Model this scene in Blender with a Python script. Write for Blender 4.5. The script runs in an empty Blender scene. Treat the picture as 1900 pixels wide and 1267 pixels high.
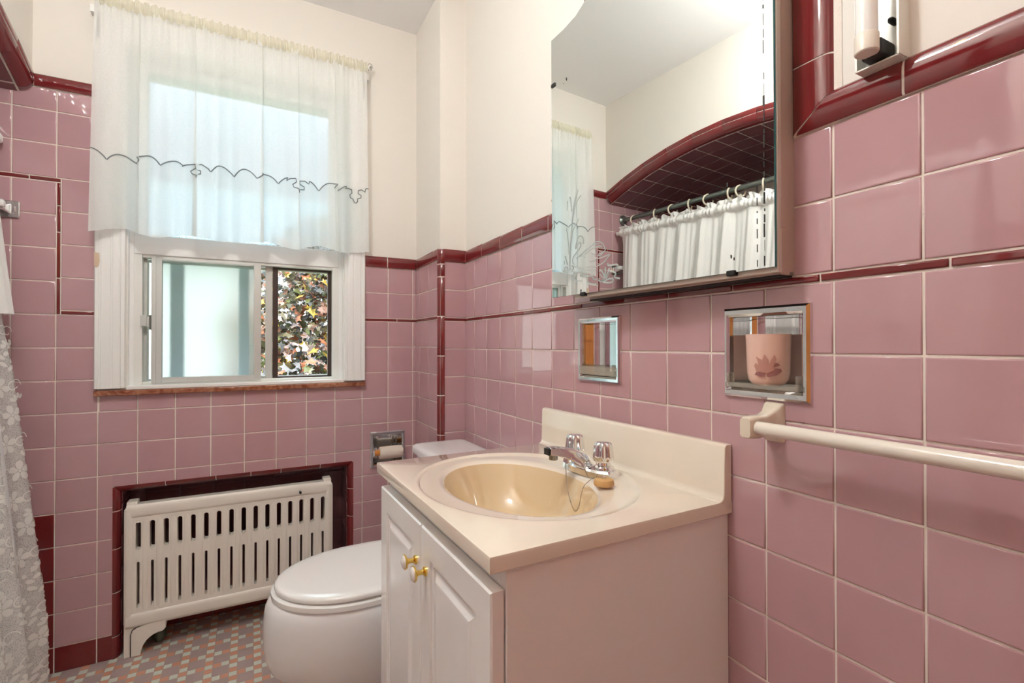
import bpy, bmesh, math, random
from mathutils import Vector, Matrix
random.seed(7)
PI = math.pi
sc = bpy.context.scene
C = sc.collection

# ---------------------------------------------------------------- camera
cam_d = bpy.data.cameras.new('camera'); cam = bpy.data.objects.new('camera', cam_d); C.objects.link(cam)
YAW, PIT, ROL = .4913, .0074, -.0009
fw = Vector((math.sin(YAW)*math.cos(PIT), math.cos(YAW)*math.cos(PIT), math.sin(PIT)))
rt = Vector((math.cos(YAW), -math.sin(YAW), 0)); up = rt.cross(fw)
r2 = rt*math.cos(ROL)+up*math.sin(ROL); u2 = -rt*math.sin(ROL)+up*math.cos(ROL)
mw = Matrix((( r2.x,u2.x,-fw.x,-.7637),(r2.y,u2.y,-fw.y,-2.136),(r2.z,u2.z,-fw.z,1.0771),(0,0,0,1)))
cam.matrix_world = mw
cam_d.sensor_width = 36; cam_d.lens = 908.5/1900*36; cam_d.clip_start = .02
sc.camera = cam

# ---------------------------------------------------------------- light and exposure
w = bpy.data.worlds.new('daylight'); sc.world = w; w.use_nodes = True
nt = w.node_tree; nt.nodes.clear()
wo = nt.nodes.new('ShaderNodeOutputWorld'); wb = nt.nodes.new('ShaderNodeBackground')
tc = nt.nodes.new('ShaderNodeTexCoord'); sp = nt.nodes.new('ShaderNodeSeparateXYZ'); rp = nt.nodes.new('ShaderNodeValToRGB')
nt.links.new(tc.outputs['Generated'], sp.inputs[0]); nt.links.new(sp.outputs['Z'], rp.inputs[0])
rp.color_ramp.elements[0].position = 0.32; rp.color_ramp.elements[0].color = (.145,.158,.168,1)
rp.color_ramp.elements[1].position = 1.0; rp.color_ramp.elements[1].color = (.76,.93,1.0,1)
nt.links.new(rp.outputs[0], wb.inputs[0]); wb.inputs[1].default_value = 6.0
nt.links.new(wb.outputs[0], wo.inputs[0])
sun_d = bpy.data.lights.new('sun','SUN'); sun = bpy.data.objects.new('sun', sun_d); C.objects.link(sun)
sun_d.energy = 4; sun_d.angle = .01; sun_d.color = (1,.93,.82)
sun.rotation_euler = Vector((.45,.75,-.8)).to_track_quat('-Z','Y').to_euler()
sun.location = (0, -3, 6)
CEIL_LIGHT = (-1.0,-1.42,2.26)
CEIL_POWER = 44
sc.view_settings.view_transform = 'Standard'; sc.view_settings.look = 'None'
sc.view_settings.exposure = 0.42; sc.view_settings.gamma = 1
sc.view_settings.use_curve_mapping = False
sc.cycles.max_bounces = 14; sc.cycles.diffuse_bounces = 8; sc.cycles.transparent_max_bounces = 24
sc.cycles.transmission_bounces = 12; sc.cycles.glossy_bounces = 8
sc.cycles.use_denoising = True
sc.cycles.sample_clamp_indirect = 12

# ---------------------------------------------------------------- materials
MATS = {}
def newmat(name):
    m = bpy.data.materials.new(name); m.use_nodes = True; MATS[name] = m
    return m, m.node_tree, m.node_tree.nodes['Principled BSDF']
def setc(b, col, rough, metal=0, spec=.5, coat=0, trans=0, sss=0):
    b.inputs['Base Color'].default_value = (*col,1); b.inputs['Roughness'].default_value = rough
    b.inputs['Metallic'].default_value = metal; b.inputs['Specular IOR Level'].default_value = spec
    b.inputs['Coat Weight'].default_value = coat; b.inputs['Transmission Weight'].default_value = trans
    b.inputs['Coat Roughness'].default_value = .03
def noise_bump(nt, b, scale, strength, dist=.002, detail=3):
    tc = nt.nodes.new('ShaderNodeTexCoord'); n = nt.nodes.new('ShaderNodeTexNoise'); bp = nt.nodes.new('ShaderNodeBump')
    n.inputs['Scale'].default_value = scale; n.inputs['Detail'].default_value = detail
    nt.links.new(tc.outputs['Object'], n.inputs['Vector']); nt.links.new(n.outputs['Fac'], bp.inputs['Height'])
    bp.inputs['Strength'].default_value = strength; bp.inputs['Distance'].default_value = dist
    nt.links.new(bp.outputs[0], b.inputs['Normal']); return tc, n
def mix_noise(nt, b, c1, c2, scale, lo=.35, hi=.65, detail=4):
    tc = nt.nodes.new('ShaderNodeTexCoord'); n = nt.nodes.new('ShaderNodeTexNoise'); r = nt.nodes.new('ShaderNodeValToRGB')
    n.inputs['Scale'].default_value = scale; n.inputs['Detail'].default_value = detail
    r.color_ramp.elements[0].position = lo; r.color_ramp.elements[1].position = hi
    r.color_ramp.elements[0].color = (*c1,1); r.color_ramp.elements[1].color = (*c2,1)
    nt.links.new(tc.outputs['Object'], n.inputs['Vector']); nt.links.new(n.outputs['Fac'], r.inputs[0])
    nt.links.new(r.outputs[0], b.inputs['Base Color']); return n, r
def simple(name, col, rough=.5, metal=0, spec=.5, coat=0, bump=None, var=None):
    m, nt, b = newmat(name); setc(b, col, rough, metal, spec, coat)
    if bump: noise_bump(nt, b, *bump)
    if var: mix_noise(nt, b, col, var[0], var[1])
    return m
def tile_mat(name, c1, c2, rough=.04, cloud=None):
    # glazed tile: every tile its own slight shade, a cloudy glaze and a faintly rippled face
    m, nt, b = newmat(name); setc(b, c1, rough, 0, .75)
    g = nt.nodes.new('ShaderNodeNewGeometry'); r = nt.nodes.new('ShaderNodeMix'); r.data_type = 'RGBA'
    r.inputs[6].default_value = (*c1,1); r.inputs[7].default_value = (*c2,1)
    tc = nt.nodes.new('ShaderNodeTexCoord'); n = nt.nodes.new('ShaderNodeTexNoise'); n.inputs['Scale'].default_value = 16
    nt.links.new(tc.outputs['Object'], n.inputs['Vector'])
    a = nt.nodes.new('ShaderNodeMath'); a.operation = 'MULTIPLY_ADD'; a.inputs[1].default_value = .55
    s = nt.nodes.new('ShaderNodeMath'); s.operation = 'MULTIPLY'; s.inputs[1].default_value = .5
    nt.links.new(n.outputs['Fac'], s.inputs[0]); nt.links.new(g.outputs['Random Per Island'], a.inputs[0]); nt.links.new(s.outputs[0], a.inputs[2])
    nt.links.new(a.outputs[0], r.inputs[0]); nt.links.new(r.outputs[2], b.inputs['Base Color'])
    n2 = nt.nodes.new('ShaderNodeTexNoise'); n2.inputs['Scale'].default_value = 14; n2.inputs['Detail'].default_value = 1
    bp = nt.nodes.new('ShaderNodeBump'); bp.inputs['Strength'].default_value = .10; bp.inputs['Distance'].default_value = .003
    nt.links.new(tc.outputs['Object'], n2.inputs['Vector']); nt.links.new(n2.outputs['Fac'], bp.inputs['Height']); nt.links.new(bp.outputs[0], b.inputs['Normal'])
    return m
PINK = tile_mat('pink_tile', (.455,.272,.302), (.53,.33,.355))
WINE = tile_mat('wine_tile', (.150,.014,.016), (.19,.020,.022), .06)
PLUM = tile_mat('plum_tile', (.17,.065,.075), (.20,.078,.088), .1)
GROUT = simple('grout', (.80,.73,.66), .8, spec=.3, bump=(300,.3))
PLASTER = simple('cream_plaster', (.775,.74,.69), .6, spec=.3, bump=(60,.12,.002))
CEILM = simple('ceiling_paint', (.86,.87,.88), .7, spec=.2, bump=(40,.1,.002))
WPAINT = simple('white_gloss_paint', (.85,.86,.85), .3, bump=(90,.1,.001))
RADP = simple('cream_enamel', (.84,.80,.73), .33, bump=(45,.10,.002))
CAB = simple('white_thermofoil', (.88,.875,.865), .16, coat=.3)
CHINA = simple('white_china', (.87,.875,.885), .05, coat=.6)
SEATM = simple('white_seat', (.87,.865,.845), .14, coat=.3)
MARB = simple('cream_marble', (.77,.69,.58), .12, coat=1, var=((.81,.73,.62), 5))
BASIN = simple('bone_basin', (.66,.50,.31), .07, coat=.5)
CHROME = simple('chrome', (.82,.83,.84), .05, 1)
CHROMEW = simple('worn_chrome', (.80,.82,.84), .10, 1, bump=(28,.22,.002))
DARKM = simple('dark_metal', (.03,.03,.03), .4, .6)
BRASS = simple('brass', (.85,.60,.16), .12, 1)
KNOBW = simple('knob_china', (.82,.78,.74), .08, coat=.5)
CREAMC = simple('cream_ceramic', (.74,.67,.55), .12, coat=.5)
ALU = simple('aluminium', (.62,.64,.62), .42, .35)
ALUW = simple('white_aluminium', (.78,.79,.76), .4)
BROWNF = simple('brown_frame', (.05,.03,.025), .4)
STEELD = simple('rod_steel', (.20,.22,.20), .3, .7)
RINGM = simple('cream_plastic', (.78,.70,.56), .3)
PAPER = simple('tissue', (.80,.72,.63), .9, spec=.1, bump=(160,.4,.002))
ORANGE = simple('orange_wood', (.62,.24,.05), .35)
BLACK = simple('black_rubber_and_shadow', (.01,.01,.01), .5)
CABP = simple('cabinet_beige', (.50,.385,.33), .4, bump=(120,.2,.001))
GLASSE = simple('glass_edge', (.03,.22,.24), .15)
ETCH = simple('etched_frost', (.46,.52,.51), .6)
TUBEW = simple('lamp_tube', (.90,.90,.89), .15)
CORK = simple('rubber_plug', (.62,.38,.16), .5)
RUST = simple('chain_steel', (.25,.20,.15), .35, .8)
BARK = simple('bark', (.09,.06,.045), .9)
TUBM = simple('tub_enamel', (.80,.79,.77), .12, coat=.4)
# mirror
m, nt, b = newmat('mirror'); setc(b, (.88,.92,.90), .0, 1)
# brown marble sill
m, nt, b = newmat('sill_marble'); setc(b, (.3,.1,.05), .15, coat=.4)
n, r = mix_noise(nt, b, (.20,.045,.02), (.50,.24,.14), 22, .35, .75, 8); n.inputs['Distortion'].default_value = 2.2
# door wood
m, nt, b = newmat('door_wood'); setc(b, (.5,.2,.05), .3, coat=.3)
tc = nt.nodes.new('ShaderNodeTexCoord'); mp = nt.nodes.new('ShaderNodeMapping'); mp.inputs['Scale'].default_value = (14,14,1.2)
n = nt.nodes.new('ShaderNodeTexNoise'); n.inputs['Scale'].default_value = 3; n.inputs['Distortion'].default_value = 1
r = nt.nodes.new('ShaderNodeValToRGB'); r.color_ramp.elements[0].color = (.42,.13,.025,1); r.color_ramp.elements[1].color = (.66,.27,.06,1)
r.color_ramp.elements[0].position = .3; r.color_ramp.elements[1].position = .7
nt.links.new(tc.outputs['Object'], mp.inputs[0]); nt.links.new(mp.outputs[0], n.inputs['Vector']); nt.links.new(n.outputs['Fac'], r.inputs[0]); nt.links.new(r.outputs[0], b.inputs['Base Color'])
# clear glass
def shader_mix(name, build):
    m = bpy.data.materials.new(name); m.use_nodes = True; nt = m.node_tree; nt.nodes.clear()
    o = nt.nodes.new('ShaderNodeOutputMaterial'); nt.links.new(build(nt), o.inputs[0]); MATS[name] = m; return m
def N(nt, t, **k):
    n = nt.nodes.new(t)
    for a, v in k.items(): n.inputs[a].default_value = v
    return n
def b_clear(nt):
    t = N(nt,'ShaderNodeBsdfTransparent', Color=(.95,.98,.97,1)); g = N(nt,'ShaderNodeBsdfGlossy', Roughness=.01)
    f = N(nt,'ShaderNodeFresnel', IOR=1.3); x = nt.nodes.new('ShaderNodeMixShader')
    nt.links.new(f.outputs[0], x.inputs[0]); nt.links.new(t.outputs[0], x.inputs[1]); nt.links.new(g.outputs[0], x.inputs[2]); return x.outputs[0]
CLEAR = shader_mix('clear_glass', b_clear)
def b_acr(nt):
    t = N(nt,'ShaderNodeBsdfTransparent', Color=(.85,.84,.80,1)); g = N(nt,'ShaderNodeBsdfPrincipled'); g.inputs['Base Color'].default_value = (.75,.72,.66,1); g.inputs['Roughness'].default_value = .1
    x = N(nt,'ShaderNodeMixShader', Fac=.22)
    nt.links.new(t.outputs[0], x.inputs[1]); nt.links.new(g.outputs[0], x.inputs[2]); return x.outputs[0]
ACRYL = shader_mix('clear_acrylic', b_acr)
def b_frost(nt):
    tc = nt.nodes.new('ShaderNodeTexCoord'); n = N(nt,'ShaderNodeTexNoise', Scale=420.0); bp = N(nt,'ShaderNodeBump', Strength=.5, Distance=.001)
    nt.links.new(tc.outputs['Object'], n.inputs['Vector']); nt.links.new(n.outputs['Fac'], bp.inputs['Height'])
    t = N(nt,'ShaderNodeBsdfRefraction', Color=(.96,.97,.985,1), Roughness=.27, IOR=1.25); nt.links.new(bp.outputs[0], t.inputs['Normal'])
    tr = N(nt,'ShaderNodeBsdfTranslucent', Color=(.9,.95,1,1)); x = N(nt,'ShaderNodeMixShader', Fac=.2)
    nt.links.new(t.outputs[0], x.inputs[1]); nt.links.new(tr.outputs[0], x.inputs[2]); return x.outputs[0]
FROST = shader_mix('frosted_glass', b_frost)
def b_rain(nt):
    tc = nt.nodes.new('ShaderNodeTexCoord'); mp = nt.nodes.new('ShaderNodeMapping'); mp.inputs['Scale'].default_value = (90,1,14)
    n = N(nt,'ShaderNodeTexNoise', Scale=1.0, Detail=3.0, Distortion=.8); bp = N(nt,'ShaderNodeBump', Strength=1.0, Distance=.004)
    nt.links.new(tc.outputs['Object'], mp.inputs[0]); nt.links.new(mp.outputs[0], n.inputs['Vector']); nt.links.new(n.outputs['Fac'], bp.inputs['Height'])
    t = N(nt,'ShaderNodeBsdfRefraction', Color=(.80,.87,.93,1), Roughness=.02, IOR=1.3); nt.links.new(bp.outputs[0], t.inputs['Normal']); return t.outputs[0]
RAIN = shader_mix('ripple_glass', b_rain)
def cloth(name, col, alpha, trans=.5, weave=900, noise=None, pattern=None):
    def f(nt):
        d = N(nt,'ShaderNodeBsdfDiffuse', Color=(*col,1)); t = N(nt,'ShaderNodeBsdfTranslucent', Color=(*col,1)); x = N(nt,'ShaderNodeMixShader', Fac=trans)
        nt.links.new(d.outputs[0], x.inputs[1]); nt.links.new(t.outputs[0], x.inputs[2])
        tp = N(nt,'ShaderNodeBsdfTransparent'); y = N(nt,'ShaderNodeMixShader', Fac=alpha)
        nt.links.new(tp.outputs[0], y.inputs[1]); nt.links.new(x.outputs[0], y.inputs[2])
        tc = nt.nodes.new('ShaderNodeTexCoord')
        if pattern == 'lace':
            # open net: a fine mesh of threads with tiny holes
            w1 = N(nt,'ShaderNodeTexVoronoi', Scale=330.0); nt.links.new(tc.outputs['Object'], w1.inputs['Vector'])
            a = N(nt,'ShaderNodeMath'); a.operation = 'GREATER_THAN'; a.inputs[1].default_value = .33; nt.links.new(w1.outputs['Distance'], a.inputs[0])
            ma = N(nt,'ShaderNodeMath'); ma.operation = 'MULTIPLY_ADD'; ma.inputs[1].default_value = .42; ma.inputs[2].default_value = .30
            nt.links.new(a.outputs[0], ma.inputs[0]); nt.links.new(ma.outputs[0], y.inputs[0])
        elif pattern == 'jacquard':
            v2 = N(nt,'ShaderNodeTexVoronoi', Scale=30.0); nt.links.new(tc.outputs['Object'], v2.inputs['Vector'])
            w = N(nt,'ShaderNodeTexNoise', Scale=60.0, Distortion=3.0); nt.links.new(tc.outputs['Object'], w.inputs['Vector'])
            bp = N(nt,'ShaderNodeBump', Strength=.6, Distance=.003); nt.links.new(w.outputs['Fac'], bp.inputs['Height']); nt.links.new(bp.outputs[0], d.inputs['Normal'])
        elif noise:
            n = N(nt,'ShaderNodeTexNoise', Scale=noise[0]); ma = N(nt,'ShaderNodeMath'); ma.operation = 'MULTIPLY_ADD'; ma.inputs[1].default_value = noise[1]; ma.inputs[2].default_value = alpha-noise[1]*.5
            nt.links.new(tc.outputs['Object'], n.inputs['Vector']); nt.links.new(n.outputs['Fac'], ma.inputs[0]); nt.links.new(ma.outputs[0], y.inputs[0])
        return y.outputs[0]
    return shader_mix(name, f)
SHEER = cloth('sheer_voile', (.95,.96,.95), .72, .42, noise=(300,.15))
SHEER2 = cloth('dense_voile', (.88,.92,.91), .80, .4, noise=(300,.12))
ECRU = cloth('ecru_voile', (.84,.81,.66), .66, .5)
THREAD = simple('grey_thread', (.22,.25,.26), .8)
LACE = cloth('lace', (.86,.86,.84), .45, .3, pattern='lace')
VAL = cloth('white_jacquard', (.93,.93,.92), .98, .22, pattern='jacquard')
LINER = cloth('cream_liner', (.84,.82,.74), .95, .35)
SATIN = cloth('white_curtain', (.90,.92,.93), .97, .25, pattern='jacquard')
# floor mosaic
m, nt, b = newmat('mosaic_floor'); setc(b, (.3,.2,.2), .28)
def MA(op, a=None, bb=None, c=None):
    n = nt.nodes.new('ShaderNodeMath'); n.operation = op
    for i, v in enumerate((a, bb, c)):
        if v is None: continue
        if isinstance(v, (int, float)): n.inputs[i].default_value = v
        else: nt.links.new(v, n.inputs[i])
    return n.outputs[0]
tc = nt.nodes.new('ShaderNodeTexCoord'); s = nt.nodes.new('ShaderNodeSeparateXYZ'); nt.links.new(tc.outputs['Object'], s.inputs[0])
U = .0242
gx = MA('DIVIDE', MA('ADD', s.outputs[0], 10*U*3), U); gy = MA('DIVIDE', MA('ADD', s.outputs[1], 200*U), U)
ix = MA('FLOOR', gx); iy = MA('FLOOR', gy); fx = MA('FRACT', gx); fy = MA('FRACT', gy)
# skewed repeat of 2x2 mauve squares with single orange and mint tesserae between
kx = MA('FLOORED_MODULO', MA('ADD', ix, iy), 3.0) if False else MA('FLOORED_MODULO', ix, 3.0); ky = MA('FLOORED_MODULO', iy, 3.0)
big = MA('MULTIPLY', MA('LESS_THAN', kx, 1.5), MA('LESS_THAN', ky, 1.5))
par = MA('FLOORED_MODULO', MA('ADD', ix, iy), 2.0); mint = MA('LESS_THAN', par, .5)
ex = MA('MINIMUM', fx, MA('SUBTRACT', 1.0, fx)); ey = MA('MINIMUM', fy, MA('SUBTRACT', 1.0, fy))
# grout: skip the inner joints of a 2x2 square
injx = MA('MULTIPLY', big, MA('GREATER_THAN', MA('ABSOLUTE', MA('SUBTRACT', MA('ADD', kx, fx), 1.0)), .5))
dx = MA('MAXIMUM', ex, MA('MULTIPLY', big, MA('LESS_THAN', MA('ABSOLUTE', MA('SUBTRACT', MA('ADD', kx, fx), 1.0)), .5)))
dy = MA('MAXIMUM', ey, MA('MULTIPLY', big, MA('LESS_THAN', MA('ABSOLUTE', MA('SUBTRACT', MA('ADD', ky, fy), 1.0)), .5)))
g = MA('LESS_THAN', MA('MINIMUM', dx, dy), .045)
def MX(f, a, bb):
    n = nt.nodes.new('ShaderNodeMix'); n.data_type = 'RGBA'; nt.links.new(f, n.inputs[0])
    for i, v in ((6,a),(7,bb)):
        if isinstance(v, tuple): n.inputs[i].default_value = (*v,1)
        else: nt.links.new(v, n.inputs[i])
    return n.outputs[2]
wn = nt.nodes.new('ShaderNodeTexNoise'); wn.inputs['Scale'].default_value = 25; nt.links.new(tc.outputs['Object'], wn.inputs['Vector'])
mauve = MX(wn.outputs['Fac'], (.40,.315,.31), (.47,.375,.365))
small = MX(mint, (.66,.33,.22), (.66,.72,.64))
nt.links.new(MX(g, MX(big, small, mauve), (.46,.37,.32)), b.inputs['Base Color'])
bp = nt.nodes.new('ShaderNodeBump'); bp.invert = True; bp.inputs['Distance'].default_value = .0008; bp.inputs['Strength'].default_value = .5
nt.links.new(g, bp.inputs['Height']); nt.links.new(bp.outputs[0], b.inputs['Normal'])
FLOORM = m
# leaves
m, nt, b = newmat('maple_leaves'); setc(b, (.2,.1,.05), .35)
g = nt.nodes.new('ShaderNodeNewGeometry'); r = nt.nodes.new('ShaderNodeValToRGB'); cr = r.color_ramp; cr.interpolation = 'CONSTANT'
cols = [(0,(.055,.05,.022)),(.16,(.10,.075,.03)),(.30,(.17,.075,.045)),(.44,(.38,.13,.06)),(.54,(.30,.29,.31)),(.68,(.12,.13,.04)),(.78,(.45,.30,.05)),(.84,(.50,.36,.33)),(.93,(.06,.055,.05))]  # the pale pinkish tone paints sunlit shine onto some leaves
GAIN = .6
cr.elements[0].color = (*cols[0][1],1); cr.elements[1].position = .16; cr.elements[1].color = (*cols[1][1],1)
for p_, c_ in cols[2:]:
    e = cr.elements.new(p_); e.color = (*c_,1)
nt.links.new(g.outputs['Random Per Island'], r.inputs[0]); nt.links.new(r.outputs[0], b.inputs['Base Color'])
LEAF = m
LAWN = simple('lawn', (.25,.33,.10), .9, var=((.16,.24,.06), 3))
HEDGE = simple('hedge_leaves', (.20,.30,.05), .6, var=((.34,.40,.09), 12))
# lily decal colours on the tumbler
TUMB = simple('pink_tumbler', (.80,.55,.46), .18, coat=.3)
LILY = simple('lily_print', (.52,.27,.22), .25)
LILYD = simple('lily_print_dark', (.34,.15,.14), .25)

# ---------------------------------------------------------------- mesh helpers
ORG = {}
def tag(o, label=None, cat=None, group=None, kind=None):
    for k, v in (('label',label),('category',cat),('group',group),('kind',kind)):
        if v: o[k] = v
    return o
def root(name, loc, rz=0, **k):
    o = bpy.data.objects.new(name, None); C.objects.link(o); o.location = loc; o.rotation_euler = (0,0,rz)
    o.empty_display_size = .05
    ORG[o] = Vector(loc); return tag(o, **k)
def finish(name, bm, mats, parent=None, smooth=None, bevel=0, kind=None, org=None, segs=2):
    me = bpy.data.meshes.new(name)
    if not isinstance(mats, (list, tuple)): mats = [mats]
    off = ORG.get(parent, Vector((0,0,0))) if parent else (Vector(org) if org else Vector((0,0,0)))
    if off.length: bmesh.ops.translate(bm, verts=bm.verts, vec=-off)
    bm.normal_update(); bm.to_mesh(me); bm.free()
    for mt in mats: me.materials.append(mt)
    o = bpy.data.objects.new(name, me); C.objects.link(o)
    if parent: o.parent = parent
    elif org: o.location = org
    ORG[o] = off
    if smooth is not None:
        me.shade_smooth(); me.set_sharp_from_angle(angle=math.radians(smooth))
    if bevel:
        bv = o.modifiers.new('bevel','BEVEL'); bv.width = bevel; bv.segments = segs; bv.limit_method = 'ANGLE'; bv.angle_limit = math.radians(35)
        me.shade_smooth(); me.set_sharp_from_angle(angle=math.radians(50))
    if kind: o['kind'] = kind
    return o
def BM(): return bmesh.new()
def box(bm, x0, x1, y0, y1, z0, z1, mi=0, mat=None):
    vs = [bm.verts.new((x,y,z)) for x in (x0,x1) for y in (y0,y1) for z in (z0,z1)]
    if mat: 
        for v in vs: v.co = mat @ v.co
    for f in ((0,1,3,2),(4,6,7,5),(0,4,5,1),(2,3,7,6),(0,2,6,4),(1,5,7,3)):
        fc = bm.faces.new([vs[i] for i in f]); fc.material_index = mi
    return vs
def loft(bm, rings, cap0=True, cap1=True, mi=0, closed=True):
    R = [[bm.verts.new(p) for p in r] for r in rings]
    for a, b_ in zip(R[:-1], R[1:]):
        n = len(a)
        for i in range(n if closed else n-1):
            f = bm.faces.new((a[i], a[(i+1)%n], b_[(i+1)%n], b_[i])); f.material_index = mi
    if cap0: f = bm.faces.new(R[0][::-1]); f.material_index = mi
    if cap1: f = bm.faces.new(R[-1]); f.material_index = mi
    return R
def tube(bm, pts, r, n=12, mi=0, caps=True, rs=None):
    pts = [Vector(p) for p in pts]; rings = []; prev = None
    for i, p in enumerate(pts):
        t = (pts[min(i+1,len(pts)-1)]-pts[max(i-1,0)]).normalized()
        if prev is None:
            a = Vector((0,0,1)) if abs(t.z) < .9 else Vector((1,0,0)); u = t.cross(a).normalized()
        else: u = (prev - t*prev.dot(t)).normalized()
        prev = u; v = t.cross(u); rr = rs[i] if rs else r
        rings.append([p+u*math.cos(2*PI*k/n)*rr+v*math.sin(2*PI*k/n)*rr for k in range(n)])
    loft(bm, rings, caps, caps, mi)
def lathe(bm, prof, center, axis='z', n=32, mi=0, cap0=True, cap1=True):
    cx, cy, cz = center; rings = []
    for r, h in prof:
        ring = []
        for k in range(n):
            a = 2*PI*k/n; c, s_ = math.cos(a)*r, math.sin(a)*r
            ring.append((cx+c,cy+s_,cz+h) if axis=='z' else ((cx+h,cy+c,cz+s_) if axis=='x' else (cx+s_,cy+h,cz+c)))
        rings.append(ring)
    loft(bm, rings, cap0, cap1, mi)
def poly_prism(bm, pts, off, mi=0):
    a = [bm.verts.new(p) for p in pts]; b_ = [bm.verts.new(Vector(p)+Vector(off)) for p in pts]; n = len(a)
    f = bm.faces.new(a); f.material_index = mi
    f = bm.faces.new(b_[::-1]); f.material_index = mi
    for i in range(n):
        f = bm.faces.new((a[i], b_[i], b_[(i+1)%n], a[(i+1)%n])); f.material_index = mi
def wall_slab(bm, fm, u0, u1, v0, v1, holes, th, mi=0):
    us = sorted({u0,u1,*[h[0] for h in holes],*[h[1] for h in holes]}); vs = sorted({v0,v1,*[h[2] for h in holes],*[h[3] for h in holes]})
    us = [u for u in us if u0 <= u <= u1]; vs = [v for v in vs if v0 <= v <= v1]
    solid = lambda i, j: 0 <= i < len(us)-1 and 0 <= j < len(vs)-1 and not any(h[0] <= (us[i]+us[i+1])/2 <= h[1] and h[2] <= (vs[j]+vs[j+1])/2 <= h[3] for h in holes)
    cache = {}
    def V(i, j, k):
        if (i,j,k) not in cache: cache[(i,j,k)] = bm.verts.new(fm(us[i], vs[j], -th*k))
        return cache[(i,j,k)]
    def F(l):
        f = bm.faces.new(l); f.material_index = mi
    for i in range(len(us)-1):
        for j in range(len(vs)-1):
            if not solid(i,j): continue
            F((V(i,j,0),V(i+1,j,0),V(i+1,j+1,0),V(i,j+1,0))); F((V(i,j,1),V(i,j+1,1),V(i+1,j+1,1),V(i+1,j,1)))
            if not solid(i-1,j): F((V(i,j,0),V(i,j+1,0),V(i,j+1,1),V(i,j,1)))
            if not solid(i+1,j): F((V(i+1,j,0),V(i+1,j,1),V(i+1,j+1,1),V(i+1,j+1,0)))
            if not solid(i,j-1): F((V(i,j,0),V(i,j,1),V(i+1,j,1),V(i+1,j,0)))
            if not solid(i,j+1): F((V(i,j+1,0),V(i+1,j+1,0),V(i+1,j+1,1),V(i,j+1,1)))
    bmesh.ops.recalc_face_normals(bm, faces=bm.faces)
def one_tile(bm, fm, r, fl=(1,1,1,1), mi=0, h=.003, bev=.0022, gap=.0016, tilt=.0005):
    u0,u1,v0,v1 = r
    if u1-u0 < .006 or v1-v0 < .006: return
    bv = min(bev, (u1-u0-2*gap)*.3, (v1-v0-2*gap)*.3); a, b_ = random.uniform(-tilt,tilt), random.uniform(-tilt,tilt)
    if 0 in fl: a = b_ = 0
    L = []
    for ins, hh in ((gap,0),(gap,h*.55),(gap+bv*.35,h*.87),(gap+bv,h)):
        q = [u0+ins*fl[0], u1-ins*fl[1], v0+ins*fl[2], v1-ins*fl[3]]; cu, cv = (u0+u1)/2, (v0+v1)/2
        L.append([bm.verts.new(fm(u, v, hh+(0 if hh==0 else a*(1 if u>cu else -1)+b_*(1 if v>cv else -1)))) for u, v in ((q[0],q[2]),(q[1],q[2]),(q[1],q[3]),(q[0],q[3]))])
    for A, B in zip(L[:-1], L[1:]):
        for i in range(4):
            f = bm.faces.new((A[i],A[(i+1)%4],B[(i+1)%4],B[i])); f.material_index = mi; f.smooth = True
    f = bm.faces.new(L[-1]); f.material_index = mi; f.smooth = False
def sub(r, fl, h):
    u0,u1,v0,v1 = r; a,b_,c,d = h
    if a >= u1 or b_ <= u0 or c >= v1 or d <= v0: return [(r, fl)]
    out = []
    if a > u0: out.append(((u0,a,v0,v1),(fl[0],0,fl[2],fl[3])))
    if b_ < u1: out.append(((b_,u1,v0,v1),(0,fl[1],fl[2],fl[3])))
    m0, m1 = max(u0,a), min(u1,b_); fa = fl[0] if a <= u0 else 0; fb = fl[1] if b_ >= u1 else 0
    if c > v0: out.append(((m0,m1,v0,c),(fa,fb,fl[2],0)))
    if d < v1: out.append(((m0,m1,d,v1),(fa,fb,0,fl[3])))
    return out
def field(bm, fm, us, vs, reg, holes=(), mi=lambda u,v: 0, **k):
    us = sorted({reg[0],reg[1],*[u for u in us if reg[0]+.004 < u < reg[1]-.004]}); vs = sorted({reg[2],reg[3],*[v for v in vs if reg[2]+.004 < v < reg[3]-.004]})
    for a, b_ in zip(us[:-1], us[1:]):
        for c, d in zip(vs[:-1], vs[1:]):
            L = [((a,b_,c,d),(1,1,1,1))]
            for h in holes: L = [x for r, f in L for x in sub(r, f, h)]
            for r, f in L: one_tile(bm, fm, r, f, mi((a+b_)/2,(c+d)/2), **k)
def grout(bm, fm, reg, holes=(), mi=0):
    L = [(reg,(1,1,1,1))]
    for h in holes: L = [x for r, f in L for x in sub(r, f, h)]
    for (u0,u1,v0,v1), f in L:
        f = bm.faces.new([bm.verts.new(fm(u,v,.0009)) for u,v in ((u0,v0),(u1,v0),(u1,v1),(u0,v1))]); f.material_index = mi
GMI = {}
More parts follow.
